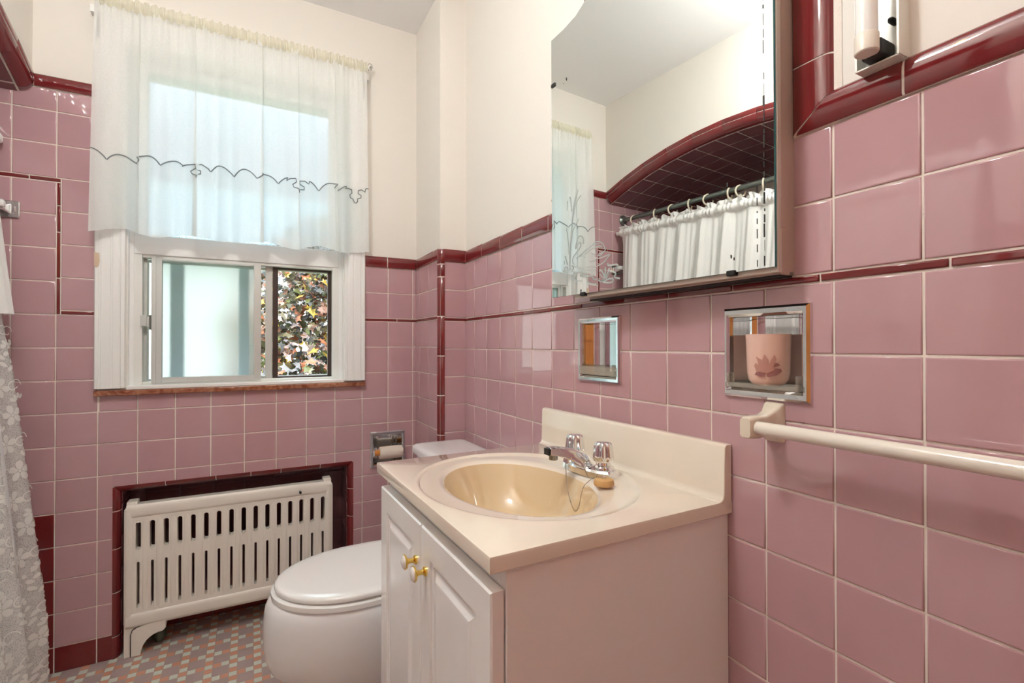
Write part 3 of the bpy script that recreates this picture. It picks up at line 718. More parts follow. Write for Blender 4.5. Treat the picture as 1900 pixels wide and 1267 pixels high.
# ---------------------------------------------------------------- outdoors
bm = BM(); box(bm, -14, 14, 1.0, 26, -1.6, -1.5); finish('lawn', bm, LAWN, kind='structure')
tr = root('maple_tree', (.35,3.3,-1.5), label='copper-leaved maple tree outside the open half of the window', cat='tree')
bm = BM(); tube(bm, [(.35,3.3,-1.5),(.33,3.3,-.4),(.38,3.32,.7),(.30,3.3,1.8),(.36,3.3,2.6)], .09, 10, rs=[.11,.09,.07,.05,.03])
for k in range(16):
    a = random.uniform(0,2*PI); z = random.uniform(-.2,2.1); p0 = Vector((.35,3.3,z)); p1 = p0+Vector((math.cos(a)*.8,math.sin(a)*.55,random.uniform(.1,.5)))
    tube(bm, [p0,(p0+p1)/2+Vector((0,0,.08)),p1], .02, 6, rs=[.025,.015,.005])
finish('trunk', bm, BARK, tr, smooth=60)
bm = BM()
leaf = [(0,0),(.22,.02),(.5,-.08),(.34,.16),(.48,.42),(.22,.34),(.0,.62),(-.22,.34),(-.48,.42),(-.34,.16),(-.5,-.08),(-.22,.02)]
rnd = random.Random(3)
for k in range(9500):
    a = rnd.uniform(0,2*PI); e = math.asin(rnd.uniform(-1,1)); rr = rnd.uniform(.55,1)
    c = Vector((.22+math.cos(a)*math.cos(e)*1.25*rr, 3.1+math.sin(a)*math.cos(e)*.85*rr, 1.0+math.sin(e)*1.45*rr))
    s_ = rnd.uniform(.065,.115); nrm = Vector((rnd.gauss(0,.6),-1+rnd.gauss(0,.5),rnd.gauss(.6,.6))).normalized(); u = nrm.orthogonal().normalized(); u.rotate(Matrix.Rotation(rnd.uniform(0,2*PI),3,nrm)); v = nrm.cross(u)
    vs = [bm.verts.new(c+u*(p[0]*s_)+v*(p[1]*s_)-nrm*(abs(p[0])*s_*.25)) for p in leaf]; bm.faces.new(vs)
finish('foliage', bm, LEAF, tr)
nh = root('neighbour_house', (-3.2,7,-1.5), label='pale house wall beyond the frosted side of the window', cat='house')
bm = BM(); box(bm, -7.5,.6,7,10,-1.5,2.75); finish('wall', bm, simple('pale_siding',(.58,.585,.60),.8), nh)
bm = BM(); poly_prism(bm, [(-7.8,6.7,2.7),(-7.8,10.3,2.7),(-7.8,8.5,4.0)], (8.7,0,0)); bmesh.ops.recalc_face_normals(bm, faces=bm.faces); finish('roof', bm, simple('slate_roof',(.30,.36,.36),.8), nh)
hd = root('garden_hedge', (3.4,10.5,-1.5), label='pale green hedge on the lawn to the right of the pale house', cat='hedge')
bm = BM()
for k in range(2600):
    c = Vector((rnd.uniform(.9,9), 10.5+rnd.uniform(-.5,.5), -1.5+2.3*rnd.random()**.7)); s_ = .16
    nrm = Vector((rnd.gauss(0,.5),-1,rnd.gauss(.3,.5))).normalized(); u = nrm.orthogonal().normalized(); v = nrm.cross(u)
    bm.faces.new([bm.verts.new(c+u*(p[0]*s_*2)+v*(p[1]*s_*2)) for p in leaf])
finish('hedge_foliage', bm, HEDGE, hd)
bm = BM(); box(bm, .9, 9, 10.35, 10.65, -1.5, .5); finish('hedge_core', bm, simple('hedge_core',(.05,.08,.02),.9), hd)

# ---------------------------------------------------------------- radiator
rd = root('radiator', (-.8,.03,0), label='cream cast iron wall radiator standing in the tiled niche under the window', cat='radiator')
RX0, RX1, RY = -1.144, -.464, -.018
def rounded(x0,x1,z0,z1,r,n=6):
    o = []
    for cx, cz, a0 in ((x1-r,z1-r,0),(x0+r,z1-r,PI/2),(x0+r,z0+r,PI),(x1-r,z0+r,1.5*PI)):
        for k in range(n+1):
            a = a0+PI/2*k/n; o.append((cx+r*math.cos(a), cz+r*math.sin(a)))
    return o
bm = BM(); poly_prism(bm, [(x,RY,z) for x,z in rounded(RX0,RX1,.100,.522,.018)], (0,.034,0))
bmesh.ops.recalc_face_normals(bm, faces=bm.faces)
pan = finish('front_casting', bm, RADP, rd)
cut = BM(); sx = [-1.1045+.0402*k for k in range(16)]
for x in sx:
    for w_, z0, z1 in ((.0075,.366,.464),(.0042,.165,.325)):
        poly_prism(cut, [(a,RY-.05,b_) for a,b_ in rounded(x-w_,x+w_,z0,z1,w_*.98,5)], (0,.15,0))
bmesh.ops.recalc_face_normals(cut, faces=cut.faces)
cuto = finish('cutter', cut, RADP)
md = pan.modifiers.new('b','BOOLEAN'); md.operation = 'DIFFERENCE'; md.object = cuto; md.solver = 'EXACT'
pan.location = (0,0,0)
ORGp = ORG[rd]
cuto.location = (0,0,0)
bpy.context.view_layer.update()
dg = bpy.context.evaluated_depsgraph_get(); me2 = bpy.data.meshes.new_from_object(pan.evaluated_get(dg)); pan.modifiers.clear(); pan.data = me2
bpy.data.objects.remove(cuto)
me2.shade_flat()
bm = BM()  # raised flutes, rails and edge rolls
for xm in [(a+b_)/2 for a, b_ in zip(sx[:-1], sx[1:])]:
    loft(bm, [[(xm+u,RY+.002-o*k,z) for u,o in ((-.0098,0),(-.0085,.0020),(-.006,.0032),(-.002,.0038),(.002,.0038),(.006,.0032),(.0085,.0020),(.0098,0))] for z,k in ((.148,.2),(.17,1),(.455,1),(.478,.2))])
def rail(z0, z1, out):
    pr_ = [(0,z0),(-out*.7,z0+.004),(-out,z0+.012),(-out,z1-.014),(-out*.6,z1-.004),(0,z1)]
    loft(bm, [[(x, RY+.002+o, z) for o, z in pr_] for x in (RX0+.006,RX1-.006)])
rail(.100,.150,.008); rail(.478,.524,.006)
for x in (RX0,RX1-.026):
    loft(bm, [[(x+u, RY+.002-o, z) for u, o in ((0,0),(.003,.005),(.010,.007),(.018,.006),(.026,0))] for z in (.11,.51)])
box(bm, -1.110,-1.098,RY-.003,RY+.01,.462,.470)
bmesh.ops.recalc_face_normals(bm, faces=bm.faces)
finish('fluted_face', bm, RADP, rd, smooth=50)
bm = BM()  # rear loop of tubes, ends rolled back
for k, x in enumerate(sx): box(bm, x-.006, x+.006, RY+.034, RY+.040, .12, .16)
box(bm, RX0+.004, RX1-.004, RY+.03, RY+.075, .105, .15); box(bm, RX0+.004, RX1-.004, RY+.03, RY+.075, .478, .515)
box(bm, RX0+.002, RX0+.03, RY+.03, RY+.075, .14, .49); box(bm, RX1-.03, RX1-.002, RY+.03, RY+.075, .14, .49)
box(bm, RX0+.004, RX0+.034, RY+.012, RY+.06, .47, .532); box(bm, RX1-.034, RX1-.004, RY+.012, RY+.06, .47, .532)
finish('rear_header', bm, RADP, rd, bevel=.010)
for x0, sg in ((RX0,1),(RX1,-1)):
    bm = BM(); pts_ = [(0,0),(0,.11),(.125,.11),(.125,.083)]
    for k in range(9):
        a = PI/2*k/8; pts_.append((.125-.013-.055*math.sin(a)*1.0, .083-.0-.055*(1-math.cos(a)) if False else .080-.0))
    pts_ = [(0,.0),(0,.118),(.120,.118),(.120,.078),(.112,.070)]+[(.108-.060*math.sin(PI/2*k/8), .070-.066*(1-math.cos(PI/2*k/8))) for k in range(9)]+[(.048,.0)]
    poly_prism(bm, [(x0+sg*u, RY+.002, z) for u, z in pts_], (0,.03,0))
    bmesh.ops.recalc_face_normals(bm, faces=bm.faces)
    lg = finish('leg', bm, RADP, rd, bevel=.0015)
    bm = BM(); pts_ = [(.021,.003),(.021,.078),(.026,.092),(.036,.098),(.119,.112),(.119,.078),(.112,.071)]+[(.108-.060*math.sin(PI/2*k/8), .070-.066*(1-math.cos(PI/2*k/8))) for k in range(9)]+[(.047,.003)]
    poly_prism(bm, [(x0+sg*u, RY-.004, z) for u, z in pts_], (0,.008,0)); bmesh.ops.recalc_face_normals(bm, faces=bm.faces)
    finish('bracket_plate', bm, RADP, lg, bevel=.0015)
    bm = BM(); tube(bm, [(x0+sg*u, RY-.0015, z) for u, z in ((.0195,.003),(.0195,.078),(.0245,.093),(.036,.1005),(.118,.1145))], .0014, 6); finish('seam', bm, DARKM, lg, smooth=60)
bm = BM(); tube(bm, [(-1.052,.06,0),(-1.052,.06,.11)], .014, 12); lathe(bm, [(.022,0),(.022,.02),(.016,.028)], (-1.052,.06,.012), 'z', 12)
finish('supply_pipe', bm, simple('old_pipe',(.14,.17,.13),.4,.5), rd, smooth=40)
bm = BM(); lathe(bm, [(.0035,0),(.0035,-.014),(.005,-.016),(.0045,-.022)], (-.587,RY-.003,.497), 'y', 10); finish('bleed_valve', bm, DARKM, rd, smooth=40)

# ---------------------------------------------------------------- toilet
TY = -.632
to = root('toilet', (-.35,TY,0), label='white toilet with closed lid between the vanity and the radiator', cat='toilet')
def egg(xf, xb, hw, z, n=48, yc=TY, sq=2.0):
    cx = xb+(xf-xb)*.52; o = []
    for k in range(n):
        a = 2*PI*k/n; c, s_ = math.cos(a), math.sin(a)
        if c > 0: x = cx+(xf-cx)*abs(c)**(2/sq)
        else: x = cx-(cx-xb)*-1*0 + (xb-cx)*abs(c)**(2/2.8)
        o.append((x, yc+hw*math.copysign(abs(s_)**(2/(sq if c>0 else 2.8)), s_), z))
    return o
bm = BM()
secs = [(0,-.600,-.16,.105),(.02,-.605,-.16,.108),(.07,-.600,-.16,.108),(.12,-.640,-.16,.118),(.16,-.690,-.16,.140),(.195,-.718,-.16,.160),(.23,-.728,-.16,.172),(.28,-.732,-.17,.180),(.33,-.731,-.17,.184),(.355,-.727,-.17,.184),(.375,-.719,-.18,.181),(.384,-.708,-.18,.174)]
loft(bm, [egg(xf,xb,hw,z) for z,xf,xb,hw in secs])
bmesh.ops.recalc_face_normals(bm, faces=bm.faces)
finish('bowl', bm, CHINA, to, smooth=60)
bm = BM(); loft(bm, [egg(-.712+d,-.24-d,.181-d,z) for z,d in ((.384,.004),(.386,0),(.398,0),(.401,.004))]); bmesh.ops.recalc_face_normals(bm, faces=bm.faces)
finish('seat', bm, SEATM, to, smooth=50)
bm = BM(); loft(bm, [egg(-.704+d,-.235-d*.5,.178-d,z) for z,d in ((.4035,.005),(.405,.001),(.412,0),(.417,.003),(.4195,.010),(.4205,.03),(.421,.08),(.4213,.12))]); bmesh.ops.recalc_face_normals(bm, faces=bm.faces)
for v in bm.verts: v.co.z += (v.co.y-TY)*-.008+max(0,v.co.x+.62)*.016
finish('lid', bm, SEATM, to, smooth=50)
bm = BM(); box(bm, -.222,-.028,-.855,-.372,.33,.682); finish('tank', bm, CHINA, to, bevel=.018, segs=4)
bm = BM()
def rr(x0,x1,y0,y1,z,r): 
    return [(x0+(x1-x0)*0+a, b_, z) for a, b_ in []] or [(a,b_,z) for a,b_ in rounded(x0,x1,y0,y1,r,5)]
loft(bm, [rr(-.236+d,-.020-d,-.875+d,-.350-d,z,.022) for z,d in ((.680,.006),(.683,.001),(.700,0),(.7085,.003),(.713,.010),(.7155,.024),(.7165,.05))]); bmesh.ops.recalc_face_normals(bm, faces=bm.faces)
finish('tank_lid', bm, CHINA, to, smooth=50)
bm = BM(); tube(bm, [(-.222,-.45,.63),(-.245,-.45,.63)], .008, 10); tube(bm, [(-.245,-.45,.63),(-.248,-.50,.622)], .006, 8); finish('flush_lever', bm, CHROME, to, smooth=50)
for y in (TY-.07,TY+.07):
    bm = BM(); box(bm, -.262,-.232,y-.016,y+.016,.384,.412); finish('lid_hinge', bm, SEATM, to, bevel=.005)

# ---------------------------------------------------------------- vanity
RV = .018
va = root('vanity_cabinet', (0,-1.548,0), RV, label='white vanity cabinet with two raised-panel doors under the cream sink top', cat='vanity cabinet')
VY0, VY1 = -1.540, -.960
bm = BM(); box(bm, -.458,-.004,VY0,VY0+.016,.09,.774); box(bm, -.458,-.004,VY1-.016,VY1,.09,.774); box(bm, -.458,-.440,VY0+.016,VY1-.016,.09,.774); box(bm, -.440,-.004,VY0+.016,VY1-.016,.09,.106); box(bm, -.012,-.004,VY0+.016,VY1-.016,.106,.774); box(bm, -.40,-.004,VY0,VY1,0,.09); finish('body', bm, CAB, va, bevel=.001)
def rdoor(y0, y1, z0, z1):
    bm = BM(); X0 = -.460
    lv = [(0,0,0),(0,0,.017),(.0025,.0025,.020),(.048,.048,.020),(.0495,.0495,.0155),(.056,.056,.0155),(.057,.057,.0125),(.062,.062,.0125),(.074,.074,.019),(.078,.078,.0195)]
    R_ = []
    for a, b_, o in lv: R_.append([bm.verts.new((X0-o, y, z)) for y, z in ((y0+a,z0+b_),(y1-a,z0+b_),(y1-a,z1-b_),(y0+a,z1-b_))])
    for A, B in zip(R_[:-1], R_[1:]):
        for i in range(4): bm.faces.new((A[i],A[(i+1)%4],B[(i+1)%4],B[i]))
    bm.faces.new(R_[-1]); bm.faces.new(R_[0][::-1]); bmesh.ops.recalc_face_normals(bm, faces=bm.faces)
    return bm
def knob(parent, y, z, name='knob'):
    bm = BM(); lathe(bm, [(.0085,0),(.0085,-.003),(.0045,-.006),(.0045,-.014),(.007,-.018),(.0125,-.0195),(.0140,-.0215),(.0140,-.0235)], (-.480,y,z), 'x', 24); k = finish(name, bm, BRASS, parent, smooth=40)
    bm = BM(); lathe(bm, [(.0125,-.0230),(.0125,-.0245),(.010,-.0268),(.006,-.0282),(.0001,-.0285)], (-.480,y,z), 'x', 24); finish('knob_face', bm, KNOBW, k, smooth=60)
d1 = finish('door', rdoor(-1.2475,-.963,.095,.746), CAB, va); knob(d1, -1.223, .672)
d2 = finish('door', rdoor(-1.5365,-1.2505,.095,.746), CAB, va); knob(d2, -1.278, .672)

vt = root('countertop', (0,-1.548,.776), RV, label='cream cultured marble sink top with oval basin and backsplash on the vanity', cat='sink top')
TX0, TX1, TY0, TY1, TZ = -.487, -.004, -1.548, -.950, .800
NA = 96
bcx, bcy, bax, bay = -.277, -1.250, .137, .200
rings = []   # (cx,cy,ax,ay,z)
bowl = [(.10,-.128),(.25,-.127),(.45,-.121),(.62,-.106),(.76,-.082),(.86,-.056),(.93,-.034),(.975,-.018)]
def el(cx, cy_, ax, ay, z): return [(cx+ax*math.cos(2*PI*k/NA), cy_+ay*math.sin(2*PI*k/NA), TZ+z) for k in range(NA)]
bm = BM(); loft(bm, [el(bcx,bcy,bax*s_,bay*s_,z) for s_, z in bowl]+[el(bcx,bcy,bax*1.0,bay*1.0,-.0105)], cap1=False); 
bmesh.ops.reverse_faces(bm, faces=bm.faces)
bs = finish('basin', bm, BASIN, vt, smooth=60)
bm = BM(); lathe(bm, [(.021,.0015),(.021,.003),(.016,.002),(.0001,.001)], (bcx,bcy,TZ-.1285), 'z', 24, cap0=False); finish('drain', bm, CHROME, bs, smooth=40)
bm = BM()
def rect_ring(z, ins=0):
    o = []; x0,x1,y0,y1 = TX0+ins,TX1,TY0+ins,TY1-ins; ocx, ocy = -.258,-1.249
    for k in range(NA):
        a = 2*PI*k/NA; c, s_ = math.cos(a), math.sin(a)
        t = min(((x1-ocx)/c if c > 1e-9 else 9), ((x0-ocx)/c if c < -1e-9 else 9), ((y1-ocy)/s_ if s_ > 1e-9 else 9), ((y0-ocy)/s_ if s_ < -1e-9 else 9))
        o.append([ocx+c*t, ocy+s_*t, TZ+z])
    for X_, Y_ in ((x0,y0),(x0,y1),(x1,y0),(x1,y1)):
        j = min(range(NA), key=lambda q: (o[q][0]-X_)**2+(o[q][1]-Y_)**2); o[j][0], o[j][1] = X_, Y_
    return [tuple(p) for p in o]
R_ = loft(bm, [el(bcx,bcy,bax*1.0,bay*1.0,-.0105), el(bcx+.001,bcy,bax*1.04,bay*1.03,-.007), el(bcx+.003,bcy,bax*1.09,bay*1.07,-.0045), el(bcx+.005,bcy,bax*1.15,bay*1.11,-.0040), el(-.262,-1.250,.196,.232,-.0035), el(-.259,-1.249,.207,.244,-.0028), el(-.258,-1.249,.211,.248,.0004), el(-.258,-1.249,.216,.253,.0016),el(-.258,-1.249,.221,.258,.0004), rect_ring(0,.004), rect_ring(-.001,.001), rect_ring(-.004,0), rect_ring(-.022,0), rect_ring(-.025,.003), rect_ring(-.025,.05)], cap0=False, cap1=False)
bmesh.ops.recalc_face_normals(bm, faces=bm.faces)
finish('counter', bm, MARB, vt, smooth=35)
bm = BM()   # backsplash with coved foot
pr_ = [(-.004,-.022),(-.036,-.0),(-.030,.002),(-.026,.006),(-.0245,.012),(-.0225,.094),(-.020,.0985),(-.016,.1),(-.004,.1)]
loft(bm, [[(x, y, TZ+z) for x, z in pr_] for y in (TY0,TY1)]); bmesh.ops.recalc_face_normals(bm, faces=bm.faces)
finish('backsplash', bm, MARB, vt, bevel=.0015)

fc = root('faucet', (-.10,-1.256,TZ), RV*.6, label='chrome two-handle centerset faucet on the sink top', cat='faucet')
FX, FY = -.100, -1.256
bm = BM(); loft(bm, [[(FX+x, FY+y, TZ+z) for x, y in ((-.027+i_,-.060+i_*.3),(-.033+i_,-.024),(-.033+i_,.024),(-.027+i_,.060-i_*.3),(-.012+i_*.3,.081-i_),(.016-i_*.3,.081-i_),(.026-i_,.066-i_),(.026-i_,-.066+i_),(.016-i_*.3,-.081+i_),(-.012+i_*.3,-.081+i_))] for z, i_ in ((-.003,0),(.009,0),(.0135,.0035),(.0165,.010))])
bmesh.ops.recalc_face_normals(bm, faces=bm.faces); finish('base_plate', bm, CHROME, fc, smooth=25)
bm = BM()
rg = []
for dx_, zb, zt, hb, ht in ((.018,.010,.018,.018,.012),(.004,.010,.030,.023,.015),(-.014,.010,.040,.024,.016),(-.034,.016,.048,.021,.0155),(-.052,.027,.054,.0165,.0145),(-.072,.036,.059,.0135,.013),(-.092,.043,.062,.012,.012),(-.107,.046,.062,.0115,.0115)):
    rg.append([(FX+dx_, FY+y, TZ+z) for y, z in ((-hb,zb),(hb,zb),(hb,zb+.35*(zt-zb)),(ht,zt-.003),(ht*.6,zt),(-ht*.6,zt),(-ht,zt-.003),(-hb,zb+.35*(zt-zb)))])
loft(bm, rg); bmesh.ops.recalc_face_normals(bm, faces=bm.faces)
finish('spout', bm, CHROME, fc, smooth=28, bevel=.0008)
bm = BM(); lathe(bm, [(.0095,.0),(.0095,-.012),(.0085,-.014),(.0,-.014)], (FX-.094,FY,TZ+.047), 'z', 20); finish('aerator', bm, simple('aerator_dark',(.3,.3,.3),.25,.9), fc, smooth=40)
bm = BM(); box(bm, FX-.112,FX-.1075,FY-.0095,FY+.0095,TZ+.045,TZ+.059); finish('spout_end', bm, DARKM, fc, bevel=.001)
for sg in (-1,1):
    bm = BM(); yc = FY+sg*.0508
    lathe(bm, [(.023,.014),(.022,.019),(.016,.023),(.014,.030),(.015,.032)], (FX,yc,TZ), 'z', 32)
    hb = finish('valve_collar', bm, CHROME, fc, smooth=40)
    bm = BM(); rgs = []
    for z, r0, amp in ((.030,.0185,.08),(.034,.0205,.10),(.042,.0205,.11),(.060,.0185,.11),(.067,.0172,.10),(.0705,.0145,.05),(.0715,.009,.0)):
        rgs.append([(FX+r0*(1+amp*math.cos(8*a)*1.0)*math.cos(a), yc+r0*(1+amp*math.cos(8*a))*math.sin(a), TZ+z) for a in [2*PI*k/64 for k in range(64)]])
    loft(bm, rgs); finish('handle', bm, CHROME, fc, smooth=45)
bm = BM(); lathe(bm, [(.0195,0),(.0205,.003),(.0185,.0115),(.0165,.0125),(.0001,.0125)], (-.146,-1.366,TZ+.0005), 'z', 28)
st = finish('sink_stopper', bm, CORK, org=(-.146,-1.366,TZ), smooth=40); tag(st, 'tan rubber sink stopper lying beside the near faucet handle', 'sink stopper')
# bead chain from the spout to the stopper
cp = [Vector(p) for p in ((-.1595,-1.2578,.826),(-0.1600,-1.2545,0.8159),(-0.1650,-1.2638,0.7885),(-0.1750,-1.2881,0.7620),(-0.1850,-1.3139,0.7485),(-0.1900,-1.3321,0.7460),(-0.1870,-1.3389,0.7561),(-0.1800,-1.3366,0.7758),(-0.1720,-1.3348,0.7925),(-0.1630,-1.3406,0.8046),(-0.1550,-1.3495,0.8122),(-.147,-1.366,.8165))]
def catm(ps, m_=10):
    o = []
    for i in range(len(ps)-1):
        p0,p1,p2,p3 = ps[max(i-1,0)],ps[i],ps[i+1],ps[min(i+2,len(ps)-1)]
        for k in range(m_):
            t = k/m_; o.append(.5*((2*p1)+(p2-p0)*t+(2*p0-5*p1+4*p2-p3)*t*t+(3*p1-p0-3*p2+p3)*t**3))
    return o+[ps[-1]]
CHP = cp

rt_chain = root('stopper_chain', (-.158,-1.262,.80), label='thin bead chain looping from the faucet spout to the stopper', cat='chain')
bm = BM(); pth = catm(cp, 12); acc = 0; last = pth[0]
pts2 = [pth[0]]
for p in pth[1:]:
    acc += (p-last).length; last = p
    if acc > .0026: pts2.append(p); acc = 0
for p in pts2: bmesh.ops.create_icosphere(bm, subdivisions=1, radius=.00115, matrix=Matrix.Translation(p))
tube(bm, pth, .0004, 4)
finish('beads', bm, RUST, rt_chain, smooth=60)
bm = BM(); tube(bm, [(-.1585+.0*math.cos(a), -1.2665+.0065*math.cos(a), .832+.0075*math.sin(a)) for a in [2*PI*k/16 for k in range(17)]], .0009, 6)
finish('end_ring', bm, CHROME, rt_chain, smooth=60)
bm = BM(); tube(bm, [(-.152,-1.368,.8145),(-.146,-1.366,.8175),(-.140,-1.366,.8135)], .0012, 6); finish('stopper_loop', bm, CHROME, rt_chain, smooth=60)

# ---------------------------------------------------------------- recessed chrome holders on the right wall
def recess(name, hole, fr, label, fm, nd, depth, cat, concave=True):
    u0,u1,v0,v1 = hole; a0,a1,b0,b1 = fr; cu_, cv_ = (a0+a1)/2, (b0+b1)/2
    o = root(name, fm(cu_,b0,0), label=label, cat=cat)
    bm = BM(); L = []
    iu0,iu1,iv0,iv1 = u0+.002,u1-.002,v0+.002,v1-.002
    for (p0,p1,q0,q1,h) in ((a0,a1,b0,b1,.003),(a0+.001,a1-.001,b0+.001,b1-.001,.0075),(a0+.005,a1-.005,b0+.005,b1-.005,.0115),(iu0-.004,iu1+.004,iv0-.004,iv1+.004,.0105),(iu0,iu1,iv0,iv1,.007),(iu0,iu1,iv0,iv1,-.01)):
        L.append([bm.verts.new(fm(u,v,h)) for u,v in ((p0,q0),(p1,q0),(p1,q1),(p0,q1))])
    for A, B in zip(L[:-1], L[1:]):
        for i in range(4): bm.faces.new((A[i],A[(i+1)%4],B[(i+1)%4],B[i]))
    bmesh.ops.recalc_face_normals(bm, faces=bm.faces)
    finish('frame', bm, CHROMEW, o, smooth=25)
    bm = BM(); nn = 20     # cylindrically curved liner
    cols_ = []
    for k in range(nn+1):
        t = k/nn; u = iu0+(iu1-iu0)*t; e = abs(2*t-1)
        h = -depth*(1-e**5)-.004 
        cols_.append((u,h))
    top = [bm.verts.new(fm(u,iv1,h)) for u,h in cols_]; top0 = [bm.verts.new(fm(u,iv1,.004)) for u,h in cols_]
    mid = [bm.verts.new(fm(u,iv1-.012,h)) for u,h in cols_]
    bot = [bm.verts.new(fm(u,iv0,h)) for u,h in cols_]; bot0 = [bm.verts.new(fm(u,iv0,.004)) for u,h in cols_]
    for A, B in ((top0,top),(top,bot),(bot,bot0)):
        for i in range(nn): bm.faces.new((A[i],A[i+1],B[i+1],B[i]))
    bmesh.ops.remove_doubles(bm, verts=bm.verts, dist=1e-5)
    bmesh.ops.recalc_face_normals(bm, faces=bm.faces)
    finish('liner', bm, CHROME, o, smooth=50)
    return o
h1 = recess('recessed_soap_holder', SMH, (-1.2545,-1.0905,.9845,1.1465), 'empty chrome recessed soap holder below the mirror, nearer the window', rw, -1, .035, 'soap holder')
bm = BM(); box(bm, -.014, .030, -1.238,-1.107, 1.003,1.007); box(bm, -.016,-.013, -1.240,-1.105, 1.003,1.024); finish('tray', bm, ACRYL, h1, bevel=.001)
h2 = recess('recessed_tumbler_holder', BIGH, (-1.6915,-1.5355,.9855,1.1425), 'chrome recessed holder on the right wall with a pink tumbler in it', rw, -1, .045, 'tumbler holder')
bm = BM(); box(bm, -.016,.040, -1.676,-1.548, 1.0035,1.0075); box(bm, -.018,-.015,-1.678,-1.546,1.0035,1.012); box(bm,-.016,.0,-1.677,-1.672,1.007,1.028); box(bm,-.016,.0,-1.552,-1.547,1.007,1.028); finish('tray', bm, ACRYL, h2, bevel=.001)
CUX, CUY, CUZ = .0085, -1.6105, 1.008
tb = root('tumbler', (CUX,CUY,CUZ), label='pale pink plastic tumbler with water-lily print in the chrome holder', cat='tumbler')
cprof = [(.0001,0),(.018,.0),(.026,.004),(.0305,.011),(.0325,.022),(.0345,.085),(.0348,.087),(.0335,.087),(.0330,.084),(.031,.022),(.026,.008),(.0001,.005)]
bm = BM(); lathe(bm, cprof, (CUX,CUY,CUZ), 'z', 48, cap0=False, cap1=False); bmesh.ops.recalc_face_normals(bm, faces=bm.faces); finish('cup_body', bm, TUMB, tb, smooth=50)
def decal(bm, pts_, off, mi=0, cen=None):
    # pts in (angle offset along surface mm, height mm) on the cup, facing the room
    vs = []
    for a, h in pts_:
        r = .0328+(.0345-.0325)*(h/1000)/.063+off; an = PI+.62+(a/1000)/.0335
        vs.append(bm.verts.new((CUX+r*math.cos(an), CUY+r*math.sin(an), CUZ+h/1000)))
    f = bm.faces.new(vs); f.material_index = mi
def decal_fill(bm, pts_, off, mi):
    ys_ = [p[1] for p in pts_]
    # slice in thin vertical strips so the print hugs the curve
    n = len(pts_); x0, x1 = min(p[0] for p in pts_), max(p[0] for p in pts_); m_ = max(4, int((x1-x0)/1.5))
    def hits(x):
        hs = []
        for i in range(n):
            (ax,ay),(bx,by) = pts_[i], pts_[(i+1)%n]
            if (ax-x)*(bx-x) < 0: hs.append(ay+(by-ay)*(x-ax)/(bx-ax))
        return sorted(hs)
    pv = None
    for k in range(m_+1):
        x = x0+(x1-x0)*(k+.001 if k==0 else (k-.001 if k==m_ else k))/m_; hs = hits(x)
        cur = (x, hs[0], hs[-1]) if len(hs) >= 2 else None
        if pv and cur: decal(bm, [(pv[0],pv[1]),(cur[0],cur[1]),(cur[0],cur[2]),(pv[0],pv[2])], off, mi)
        pv = cur
bm = BM()
decal_fill(bm, [(-22,20),(-14,17),(0,17),(12,20),(20,26),(19,30),(10,31),(-4,28),(-18,26)], .0004, 1)
decal_fill(bm, [(2,34),(10,33),(17,36),(12,40),(4,39)], .0004, 1)
for i, pet in enumerate([[(-14,24),(-15,38),(-19,50),(-9,44),(-6,28)],[(-8,26),(-10,42),(-6,55),(0,44),(0,28)],[(0,28),(2,42),(8,54),(11,46),(6,32)],[(-18,24),(-22,34),(-20,40),(-12,34),(-8,26)],[(4,28),(10,36),(16,42),(13,34),(8,28)],[(-12,24),(-6,38),(2,38),(8,28),(-2,23)]]): decal_fill(bm, pet, .0006+.0001*i, 0)
finish('lily_print', bm, [LILY,LILYD], tb)

# toilet paper holder on the back wall
h3 = recess('toilet_paper_holder', TPH, (-.311,-.159,.551,.7065), 'recessed chrome toilet paper holder on the window wall beside the toilet', bw, -1, .07, 'paper holder')
bm = BM(); box(bm, -.304,-.2955,-.030,-.004,.606,.630); finish('roller_arm', bm, CHROMEW, h3, bevel=.001)
bm = BM(); box(bm, -.1735,-.165,-.030,-.004,.606,.630); finish('roller_arm', bm, CHROMEW, h3, bevel=.001)
bm = BM(); tube(bm, [(-.296,-.020,.618),(-.1735,-.020,.618)], .0125, 20); finish('roller', bm, ORANGE, h3, smooth=40)
bm = BM(); box(bm, -.294,-.283,-.012,-.002,.594,.604); finish('roller_stop', bm, CREAMC, h3, bevel=.002)
bm = BM(); rg = []
for x, r0 in ((-.275,.0200),(-.2745,.0255),(-.270,.0262),(-.24,.0266),(-.20,.0264),(-.1795,.0262),(-.178,.0255),(-.1775,.0200)):
    rg.append([(x, -.020+r0*math.cos(a)*(1+.02*math.sin(3*a+x*40)), .616+r0*math.sin(a)) for a in [2*PI*k/32 for k in range(32)]])
loft(bm, rg, False, False)
loft(bm, [[(x,-.020+.0130*math.cos(2*PI*k/32),.616+.0130*math.sin(2*PI*k/32)) for k in range(32)] for x in (-.275,-.1775)], False, False)
for j, x in ((0,-.275),(1,-.1775)):
    a = [bm.verts.new((x,-.020+.0200*math.cos(2*PI*k/32),.616+.0200*math.sin(2*PI*k/32))) for k in range(32)]; b_ = [bm.verts.new((x,-.020+.0130*math.cos(2*PI*k/32),.616+.0130*math.sin(2*PI*k/32))) for k in range(32)]
    for k in range(32): bm.faces.new((a[k],a[(k+1)%32],b_[(k+1)%32],b_[k]))
bmesh.ops.recalc_face_normals(bm, faces=bm.faces)
tp = finish('toilet_paper_roll', bm, PAPER, org=(-.226,-.02,.616), smooth=60); tag(tp, 'nearly used up toilet paper roll on the recessed chrome holder', 'toilet paper')

